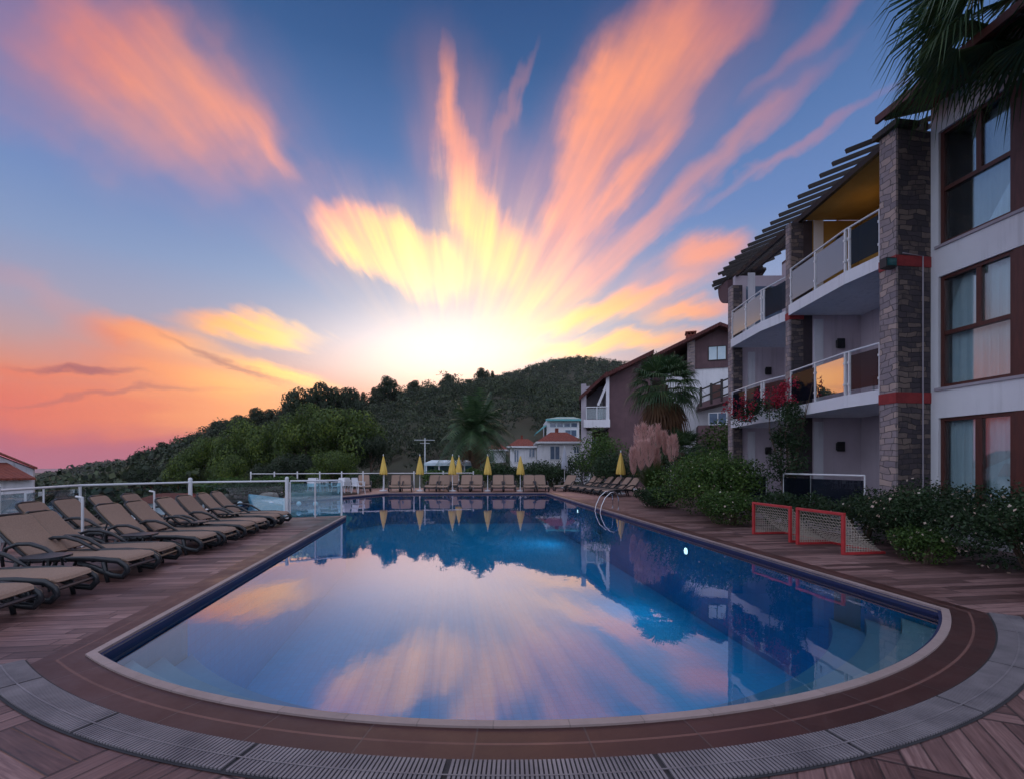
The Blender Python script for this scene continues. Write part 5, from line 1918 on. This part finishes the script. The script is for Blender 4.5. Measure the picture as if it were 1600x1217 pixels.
# planting behind the far loungers
for i, (px_, D, h, r, mt, lb) in enumerate([(575, 33, 1.1, 1.6, 'leaf_hedge', 'low shrub behind the leftmost far loungers'), (682, 33.5, 1.2, 1.2, 'leaf_bush', 'leafy shrub before the canvas pavilion'),
        (738, 33.5, 1.3, 1.0, 'leaf_bush', 'shrub between the paired yellow parasols and the feathery palm'), (790, 34, 1.7, 1.6, 'leaf_hedge', 'dark shrub before the leftmost bungalow'),
        (832, 33, 1.9, 1.8, 'leaf_hedge', 'spiky dark shrub before the middle bungalow'), (865, 35, 1.6, 1.5, 'leaf_hedge', 'dark shrub beside the grey parasol'),
        (915, 34.5, 2.6, 1.9, 'leaf_hedge', 'dark shrub at the foot of the plum house stair'), (945, 31, 3.9, 1.7, 'leaf_bush', 'tall yellowish green shrub before the plum house'),
        (965, 28.5, 2.4, 1.5, 'leaf_hedge', 'dark shrub behind the right bank loungers'), (1130, 24, 3.6, 1.5, 'leaf_bush', 'bright green shrub beside the far end of the balcony block'),
        (1075, 25, 2.9, 2.2, 'leaf_hedge', 'broad dark shrub right of the fan palm trunk'), (1160, 21, 2.4, 1.2, 'leaf_hedge', 'dark shrub against the far corner of the balcony block'), (440, 24.5, 1.0, 1.5, 'leaf_bush', 'round shrub in the planter behind the glass screen'),
        (385, 22.5, .85, 1.2, 'leaf_hedge', 'reddish dry shrub in the planter behind the farthest loungers'), (350, 25, .9, 1.3, 'leaf_bush', 'low shrub at the left end of the planter')]):
    p = W(px_, 768, D)
    shrub('garden_shrub', lb, 'bush', p.x, p.y, h, r, r, 4500, .13, mt, 40 + i, 14)
# rocks edging the planter
rr = random.Random(8)
for i, (px_, D) in enumerate(((335, 21), (352, 21.6), (372, 22), (395, 22.2), (418, 21.8), (462, 21.5), (486, 22.5), (508, 23.5))):
    p = W(px_, 768, D)
    m = MB()
    r = rr.uniform(.22, .4)
    prof = [(.02, -r * .5), (r * .9, -r * .4), (r, 0), (r * .75, r * .5), (.02, r * .62)]
    seg = 9
    vs, fs = [], []
    for a_, (q, z) in enumerate(prof):
        for k in range(seg):
            an = 6.283 * k / seg; k_ = 1 + rr.uniform(-.2, .2)
            vs.append((p.x + q * k_ * math.cos(an) * 1.3, p.y + q * k_ * math.sin(an), z + .12 + rr.uniform(-.04, .04)))
    for a_ in range(4):
        for k in range(seg): fs.append((a_ * seg + k, a_ * seg + (k + 1) % seg, (a_ + 1) * seg + (k + 1) % seg, (a_ + 1) * seg + k))
    m.add(vs, fs)
    tag(m.build('planter_rock', MAT['rock'], origin=(p.x, p.y, 0)), ['leftmost', 'second', 'third', 'fourth', 'fifth', 'sixth', 'seventh', 'rightmost'][i] + ' rock of the row edging the planter', 'rock', 'rocks edging the planter')
fill('planter_soil', [(-10.2, 19.9), (-8.9, 20.5), (-6.2, 24.2), (-4.6, 27.4), (-6.5, 29.5), (-10.2, 27.4), (-12.3, 24.0)], [], .05, MAT['soil'])

# ---- pampas grass
rng = np.random.default_rng(77)
pc = W(1022, 768, 20.5)
pt = thing('pampas_grass', 'clump of pampas grass with tall fluffy pink plumes beside the right bank', 'grass', (pc.x, pc.y, 0))
Vs, Qs = [], []
nb = 1500
az = rng.random(nb) * 6.283; Ls = 1.2 + rng.random(nb) * .8; sp = .15 + rng.random(nb) * .75
K = 5
for k in range(K + 1):
    u = k / K
    r = sp * Ls * (u ** 1.4) * .75
    z = Ls * (u * 1.05 - .42 * sp * u ** 3)
    w = .012 * (1 - u) + .002
    cx, cy = pc.x + .12 * np.cos(az * 7) + r * np.cos(az), pc.y + .12 * np.sin(az * 5) + r * np.sin(az)
    tx, ty = -np.sin(az), np.cos(az)
    Vs.append(np.stack([cx - tx * w, cy - ty * w, z], 1)); Vs.append(np.stack([cx + tx * w, cy + ty * w, z], 1))
V = np.stack(Vs, 1).reshape(-1, 3)
Q = np.concatenate([np.stack([np.arange(nb) * (2 * K + 2) + 2 * k + a for a in (0, 1, 3, 2)], 1) for k in range(K)])
np_mesh('grass_clump', V, Q, MAT['grass_blade'], pt)
for (px_, pya, pyb, dd, rad) in [(1040, 676, 712, .7, .13), (998, 668, 722, 0, .20), (1008, 664, 716, .3, .22), (1019, 668, 720, -.2, .22), (1030, 666, 700, .5, .15), (1002, 690, 735, -.4, .20), (1027, 700, 735, .2, .18), (1050, 684, 726, .0, .22), (1055, 682, 718, .3, .17), (990, 702, 742, -.3, .14), (1014, 690, 730, -.5, .24)]:
    a, b = W(px_ - 2, pya, 20.5 + dd), W(px_, pyb, 20.5 + dd)
    n = 900
    u = rng.random(n)
    r = rad * .62 * np.sin(np.clip(u * .93 + .05, 0, 1) * math.pi) ** .7 * np.sqrt(rng.random(n))
    aa = rng.random(n) * 6.283
    P = np.stack([b.x + (a.x - b.x) * u + r * np.cos(aa), b.y + (a.y - b.y) * u + r * np.sin(aa), b.z + (a.z - b.z) * u], 1)
    dirn = np.stack([.5 * np.cos(aa), .5 * np.sin(aa), np.full(n, .9)], 1)
    side = np.cross(dirn, rng.normal(size=(n, 3))); side /= np.linalg.norm(side, axis=1, keepdims=True)
    L = .12 + .14 * rng.random(n)
    V = np.stack([P, P + dirn * L[:, None] * .5 + side * .008, P + dirn * L[:, None], P + dirn * L[:, None] * .5 - side * .008], 1).reshape(-1, 3)
    pm_ = np_mesh('plume', V, np.arange(n * 4).reshape(n, 4), MAT['plume'], pt)
    m = MB(); m.tube([(pc.x, pc.y, .3), (b.x, b.y, b.z + .1), tuple(b.lerp(a, .8))], .008, 4); m.build('stalk', MAT['grass_blade'], pm_)

# ---- palms
def fan_leaf(V, Q, base, d, L, rad, rng, droop=.25, nblade=26, spread=2.3, split=.45):
    """petiole from base along d (length L) ending in a pleated fan of radius rad"""
    d = Vector(d).normalized()
    up = Vector((0, 0, 1))
    s = d.cross(up)
    if s.length < .1: s = Vector((1, 0, 0))
    s.normalize()
    nrm = s.cross(d).normalized()
    c = Vector(base) + d * L + Vector((0, 0, -droop * L * .25))
    m = len(V)
    w = .012
    V += [tuple(Vector(base) - s * w), tuple(Vector(base) + s * w), tuple(c + s * w), tuple(c - s * w)]
    Q.append((m, m + 1, m + 2, m + 3))
    for k in range(nblade):
        a = (k / (nblade - 1) - .5) * spread * 1.2
        dr = (d * math.cos(a) + s * math.sin(a)).normalized()
        hw = rad * split * math.tan(spread * .6 / nblade) * 1.05
        ln = rad * (1 - .22 * abs(a) / spread) * (.9 + .2 * rng.random())
        pr = dr.cross(nrm).normalized()
        m = len(V)
        mid = c + dr * ln * split - Vector((0, 0, droop * .06 * rad))
        q = c + dr * ln * .78 - Vector((0, 0, droop * .35 * rad))
        tip = c + dr * ln - Vector((0, 0, droop * (.75 + .6 * rng.random()) * rad))
        lift = nrm * (.012 if k % 2 else -.012)
        V += [tuple(c), tuple(mid + pr * hw + lift), tuple(mid - pr * hw - lift), tuple(q + pr * hw * .6), tuple(q - pr * hw * .6), tuple(tip)]
        Q.append((m, m + 1, m + 2, m)); Q.append((m + 1, m + 3, m + 4, m + 2)); Q.append((m + 3, m + 5, m + 4, m + 3))


def tri_mesh(name, V, Q, mat, parent):
    m = MB()
    for q in Q:
        pass
    m.v = list(V)
    m.f = [tuple(dict.fromkeys(q)) for q in Q]
    m.mi = [0] * len(m.f)
    return m.build(name, mat, parent)


def fan_palm(label, x, y, z0, zc, L, rad, nf, seed, trunk_r=.2, dead=20, thr=(-.5, 1.3), nblade=24):
    rng = random.Random(seed)
    t = thing('fan_palm', label, 'palm tree', (x, y, z0))
    m = MB()
    K = 14
    pts = [(x + .06 * math.sin(k), y + .05 * math.cos(k * 1.3), z0 + (zc - z0) * k / K) for k in range(K + 1)]
    m.tube(pts, [trunk_r * (1.25 - .35 * min(1, k / 3)) * (1 + .06 * (k % 2)) for k in range(K)] + [trunk_r * 1.1], 12)
    m.build('trunk', MAT['palm_bark'], t)
    V, Q = [], []
    for k in range(nf):
        el = thr[0] + (thr[1] - thr[0]) * ((k + .5) / nf)
        az = k * 2.39996 + rng.uniform(-.2, .2)
        d = (math.cos(el) * math.cos(az), math.cos(el) * math.sin(az), math.sin(el))
        fan_leaf(V, Q, (x, y, zc + .12 * rng.random()), d, L * rng.uniform(.85, 1.1), rad * rng.uniform(.85, 1.1), rng, droop=.55 - .3 * math.sin(el), nblade=nblade)
    tri_mesh('crown', V, Q, MAT['leaf_palm'], t)
    if dead:
        V, Q = [], []
        for k in range(dead):
            az = k * 2.39996
            el = rng.uniform(-1.35, -.75)
            d = (math.cos(el) * math.cos(az), math.cos(el) * math.sin(az), math.sin(el))
            fan_leaf(V, Q, (x, y, zc - .15 * rng.random()), d, L * .85, rad * 1.05, rng, droop=.9, nblade=16)
        tri_mesh('dead_frond', V, Q, MAT['dead_frond'], t)
    return t


pf = W(1036, 768, 24)
fan_palm('fan palm with a skirt of dead brown fronds before the plum house', pf.x, pf.y, -.2, Z_(603, 24), 1.0, 1.1, 48, 3, dead=26)
pn = W(1640, 768, 7.0)
fan_palm('tall fan palm leaning in from the top right corner over the window wing', pn.x, pn.y, -.2, 8.75, 1.05, 1.2, 46, 5, trunk_r=.15, dead=0, thr=(-.42, 1.3), nblade=34)
# low fan palm foliage under the first palm
pf2 = W(1062, 768, 23)
fan_palm('young low fan palm with dark fronds right of the pampas grass', pf2.x, pf2.y, -.1, 2.1, .7, .85, 26, 9, dead=0, thr=(-.2, 1.3))


def feather_palm(label, x, y, z0, zc, L, nf, seed, dead=14):
    rng = random.Random(seed)
    t = thing('feather_palm', label, 'palm tree', (x, y, z0))
    m = MB()
    K = 12
    m.tube([(x + .1 * math.sin(k * .5), y, z0 + (zc - z0) * k / K) for k in range(K + 1)], [.42 * (1 + .07 * (k % 2)) for k in range(K + 1)], 12)
    m.build('trunk', MAT['palm_bark'], t)
    for nm, cnt, lo, hi, mt in (('crown', nf, -.35, 1.35, 'leaf_palm'), ('dead_frond', dead, -1.2, -.7, 'dead_frond')):
        V, Q = [], []
        for k in range(cnt):
            el = lo + (hi - lo) * (k + .5) / cnt
            az = k * 2.39996 + rng.uniform(-.2, .2)
            h = Vector((math.cos(az), math.sin(az), 0))
            LL = L * rng.uniform(.85, 1.1) * (1 if nm == 'crown' else .6)
            prev = None
            N = 18
            pts = []
            for i in range(N + 1):
                u = i / N
                pts.append(Vector((x, y, zc)) + h * LL * (math.cos(el) * u * (1 - .18 * u)) + Vector((0, 0, LL * (math.sin(el) * u - (.62 * max(math.cos(el), .3)) * u * u))))
            for i in range(N):
                d = (pts[i + 1] - pts[i]).normalized()
                s = d.cross(Vector((0, 0, 1))).normalized()
                ll = LL * .26 * math.sin(math.pi * min(.97, .12 + .85 * i / N)) ** .6
                for sg in (-1, 1):
                    for sub in (0, .5):
                        p = pts[i].lerp(pts[i + 1], sub)
                        m_ = len(V)
                        tip = p + s * sg * ll + d * ll * .45 - Vector((0, 0, ll * rng.uniform(.25, .6)))
                        V += [tuple(p), tuple(p + d * .09), tuple(tip)]
                        Q.append((m_, m_ + 1, m_ + 2))
                m_ = len(V)
                V += [tuple(pts[i] - s * .03), tuple(pts[i] + s * .03), tuple(pts[i + 1] + s * .03), tuple(pts[i + 1] - s * .03)]
                Q.append((m_, m_ + 1, m_ + 2, m_ + 3))
        tri_mesh(nm, V, Q, MAT[mt], t)
    return t


pq = W(743, 768, 46)
feather_palm('large feathery palm with drooping fronds behind the far loungers', pq.x, pq.y, -1.5, Z_(672, 46), 4.9, 46, 4)

# ---- bougainvillea climbing the middle pier
rng = np.random.default_rng(31)
bx_, by_ = 9.30, 12.15
bt = thing('bougainvillea', 'climbing bougainvillea with crimson flowers on the pier between the two balconies', 'climbing plant', (bx_, by_, 0))
m = MB()
for k in range(5):
    a = k * 1.3
    m.tube([(bx_ + .08 * math.cos(a), by_ + .08 * math.sin(a), 0), (bx_ + .12 * math.cos(a + 1), by_ + .15 * math.sin(a), 1.3), (bx_ + .2 * math.cos(a + 2), by_ + .5 * math.sin(a), 2.6), (bx_ + .1, by_ + .9 * math.sin(a), 3.5 + .3 * math.cos(a))], [.03, .022, .015, .006], 5)
m.build('stem', MAT['bark'], bt)
bl = [(bx_ + rng.normal() * .10, by_ + rng.normal() * .33, .6 + 2.6 * rng.random(), .26, .32, .30) for _ in range(20)] + [(bx_ + .05, by_ + .4 + 2.0 * rng.random(), 2.9 + .55 * rng.random(), .2, .32, .24) for _ in range(7)]
P, d = blob_points(5200, bl, rng, .2)
V, Q = leaf_quads(P, orient(len(P), rng, d, .5), .05 + .04 * rng.random(len(P)), .6, rng)
np_mesh('foliage', V, Q, MAT['leaf_hedge'], bt)
bl = [(bx_ - .12, by_ + .1 + 2.7 * rng.random(), 3.0 + .75 * rng.random(), .12, .22, .16) for _ in range(20)] + [(bx_ - .1, by_ + rng.normal() * .2, 3.3 + .5 * rng.random(), .15, .2, .2) for _ in range(9)]
P, d = blob_points(950, bl, rng, .1)
V, Q = leaf_quads(P, orient(len(P), rng, d, .5), .04 + .03 * rng.random(len(P)), .9, rng)
np_mesh('flowers', V, Q, MAT['red_flower'], bt)

# ---- conifers and woodland
def pine_mesh_data(seed, R=4.2, H=8.5, lobes=26, per=400, leaf=.26, mat='leaf_pine', flat=.42, droop=0):
    rng = np.random.default_rng(seed)
    t = thing('pine_tree', 'x', 'tree')
    m = MB()
    rr = random.Random(seed)
    top = (rr.uniform(-.4, .4), rr.uniform(-.4, .4), H * .8)
    m.tube([(0, 0, -1.5), (rr.uniform(-.2, .2), .1, H * .3), (rr.uniform(-.4, .4), 0, H * .55), top], [.30, .24, .17, .08], 8)
    bl = []
    for i in range(lobes):
        a = rng.random() * 6.283
        q = math.sqrt(rng.random())
        zz = H * (.30 + .62 * rng.random() * (1 - .35 * q) + .06 * q)
        lim = math.sqrt(max(.05, 1 - ((zz / H - .45) / .62) ** 2))
        r = R * q * lim * .85
        s = R * (.22 + .12 * rng.random())
        bl.append((r * math.cos(a), r * math.sin(a), zz, s * 1.3, s * 1.3, s * .95))
        if i % 2 == 0:
            m.tube([(0, 0, zz * .6), (r * .5 * math.cos(a), r * .5 * math.sin(a), zz * .78), (r * math.cos(a), r * math.sin(a), zz)], [.10, .07, .03], 5)
    m.build('trunk', MAT['bark'], t)
    P, d = blob_points(lobes * per, bl, rng, .8, -5)
    P += rng.normal(size=P.shape) * .05
    N = orient(len(P), rng, d, 2.4)
    V, Q = leaf_quads(P, N, leaf * (.6 + .8 * rng.random(len(P))), .6, rng)
    np_mesh('crown', V, Q, MAT[mat], t)
    return t


def place_pine(protos, spots, group):
    cnt = {}
    for i, (px_, pyt, D, wpx, which, lb) in enumerate(spots):
        p = protos[which]
        zg = float(land_z(px_, D))
        H = 8.5
        ztop = Z_(pyt, D)
        sc = max(.35, (ztop - zg) / (H * .98))
        sw = wpx / F * D / 2 / 4.4
        w = W(px_, 727, D)
        if which not in cnt:
            cnt[which] = 1
            p.location = (w.x, w.y, zg); p.scale = (sw, sw, sc); p['label'] = lb; p['group'] = group
        else:
            copy_thing(p, (w.x, w.y, zg), i * 1.7, (sw, sw, sc), lb, group)


P0, P1, P2 = pine_mesh_data(1), pine_mesh_data(2, lobes=32), pine_mesh_data(3, mat='leaf_dark')
P3 = pine_mesh_data(4, mat='leaf_dark', lobes=22, per=330, leaf=.36)
place_pine([P0, P1, P2, P3], [
    (545, 626, 62, 125, 0, 'broad pine with bright green top at the right end of the near grove'),
    (482, 633, 62, 105, 1, 'puffy bright pine in the middle of the near grove'), (428, 646, 64, 95, 0, 'rounded bright pine left of the middle of the near grove'),
    (380, 656, 66, 95, 1, 'bright green pine above the middle of the curved glass fence'), (330, 672, 68, 85, 0, 'lighter green pine at the left end of the near grove'),
    (292, 706, 66, 70, 1, 'low bright green tree at the lower left of the grove'), (360, 700, 56, 70, 0, 'low bright green tree before the grove above the fence post'),
    (460, 700, 54, 80, 2, 'dark low pine before the grove behind the far rail'), (520, 695, 52, 80, 0, 'low yellow green pine behind the far rail'), (580, 668, 60, 60, 2, 'dark pine just left of the leftmost parasol'),
    (235, 718, 74, 70, 2, 'dark tree above the glass fence between the lounger backs and the grove'), (415, 715, 50, 60, 2, 'dark shrubby pine above the planter')],
    'pines of the near grove left of the parasols')
place_pine([P3], [
    (475, 599, 100, 66, 0, 'tall dark pine on the skyline, leftmost of the tallest cluster'), (512, 594, 102, 66, 0, 'tallest dark pine of the skyline cluster above the grove'), (458, 622, 126, 40, 0, 'dark pine on the left shoulder of the tallest cluster'),
    (545, 600, 104, 54, 0, 'dark pine at the right of the tallest skyline cluster'), (562, 608, 150, 22, 0, 'slim dark pine standing alone on the skyline'), (605, 586, 140, 44, 0, 'round topped dark pine on the skyline under the glow'),
    (590, 602, 152, 24, 0, 'small dark pine left of the round topped one'), (648, 592, 158, 26, 0, 'dark pine on the ridge right of the round topped one'), (410, 634, 128, 40, 0, 'dark skyline pine left of the tallest cluster'),
    (372, 646, 130, 40, 0, 'dark skyline pine midway down the left slope'), (345, 655, 132, 34, 0, 'dark skyline pine lower on the left slope'), (300, 678, 134, 34, 0, 'dark skyline pine above the lighter grove trees'),
    (262, 688, 136, 34, 0, 'dark skyline pine on the lower left slope'), (225, 700, 138, 40, 0, 'dark skyline tree near the foot of the left slope'), (752, 572, 165, 24, 0, 'dark pine on the ridge left of the hill top'), (765, 576, 165, 18, 0, 'small pine next to the ridge pine left of the hill top'),
    (700, 583, 160, 30, 0, 'dark pine on the ridge under the brightest sky')], 'dark pines along the skyline')

# the woodland that clothes the hills reads as one mass
def woodland():
    rng = np.random.default_rng(99)
    Vs, Qs = [], []
    tot = 0

    def tree_batch(px, D, R, nq, leaf):
        nonlocal tot
        n = len(px)
        zg = land_z(px, D)
        x = (px - CXP) / F * D
        wx, wy = x * CT + D * ST, -x * ST + D * CT
        Hh = R * (1.5 + .6 * rng.random(n))
        k = 5
        # k lobes per tree
        la = rng.random((n, k)) * 6.283
        lr = rng.random((n, k)) ** .5 * .55
        lx, ly = R[:, None] * lr * np.cos(la), R[:, None] * lr * np.sin(la)
        lz = Hh[:, None] * (.12 + .68 * rng.random((n, k)))
        ls = R[:, None] * (.38 + .2 * rng.random((n, k)))
        idx = rng.integers(0, k, (n, nq))
        d = rng.normal(size=(n, nq, 3)); d /= np.linalg.norm(d, axis=2, keepdims=True)
        d[:, :, 2] = np.abs(d[:, :, 2]) * .9 - .15
        take = lambda a: np.take_along_axis(a, idx, 1)
        s = take(ls) * (.75 + .35 * rng.random((n, nq)))
        P = np.stack([wx[:, None] + take(lx) + d[:, :, 0] * s, wy[:, None] + take(ly) + d[:, :, 1] * s, zg[:, None] + take(lz) + d[:, :, 2] * s * .8], 2)
        P = P.reshape(-1, 3)
        N = orient(len(P), rng, d.reshape(-1, 3), 2.2)
        V, Q = leaf_quads(P, N, np.repeat(leaf, nq) * (.6 + .8 * rng.random(len(P))), .75, rng)
        Vs.append(V); Qs.append(Q + tot)
        tot += len(V)
    # near slopes
    n = 2500
    D = 52 + 125 * rng.random(n) ** .8
    px = 180 + 1300 * rng.random(n)
    keep = ~((px > 640) & (px < 1500) & (D < 60)) & ~((px < 640) & (D < 76)) & ~((px > 750) & (px < 1200) & (D < 93))
    px, D = px[keep], D[keep]
    tree_batch(px, D, 1.9 + 1.5 * rng.random(len(px)) + D * .004, 150, .20 + D * .0017)
    n = 3300
    D = 175 + 265 * rng.random(n) ** .8
    px = 600 + 560 * rng.random(n)
    tree_batch(px, D, 2.6 + 2.0 * rng.random(n), 60, np.full(n, .85))
    n = 500
    px = 600 + 700 * rng.random(n)
    tree_batch(px, np.full(n, 418.) + 12 * rng.random(n), 2.4 + 2.4 * rng.random(n), 70, np.full(n, .75))
    n = 700
    px = 300 + 620 * rng.random(n)
    tree_batch(px, np.full(n, 150.) + 9 * rng.random(n), 1.0 + 1.1 * rng.random(n), 100, np.full(n, .38))
    n = 900
    px = -300 + 700 * rng.random(n)
    tree_batch(px, 500 + 300 * rng.random(n), 4 + 3 * rng.random(n), 26, np.full(n, 2.6))
    n = 500
    px = -300 + 600 * rng.random(n)
    tree_batch(px, 60 + 200 * rng.random(n), 2.6 + 2 * rng.random(n), 50, np.full(n, .9))
    o = np_mesh('woodland', np.concatenate(Vs), np.concatenate(Qs), MAT['leaf_wood'])
    tag(o, 'dark evergreen woodland covering the hills', 'woodland', kind='stuff')


woodland()

# ================================================================ evening haze over the valley
hz = MB()
hz.box(-1700, 1700, -60, 1500, -60, 175)
hm = bpy.data.materials.new('evening_haze')
hm.use_nodes = True
hm.node_tree.nodes.clear()
_o = hm.node_tree.nodes.new('ShaderNodeOutputMaterial')
_v = hm.node_tree.nodes.new('ShaderNodeVolumePrincipled')
_v.inputs['Color'].default_value = (.88, .86, .92, 1)
_v.inputs['Density'].default_value = .00009
hm.node_tree.links.new(_v.outputs[0], _o.inputs['Volume'])
tag(hz.build('haze', hm), kind='stuff')
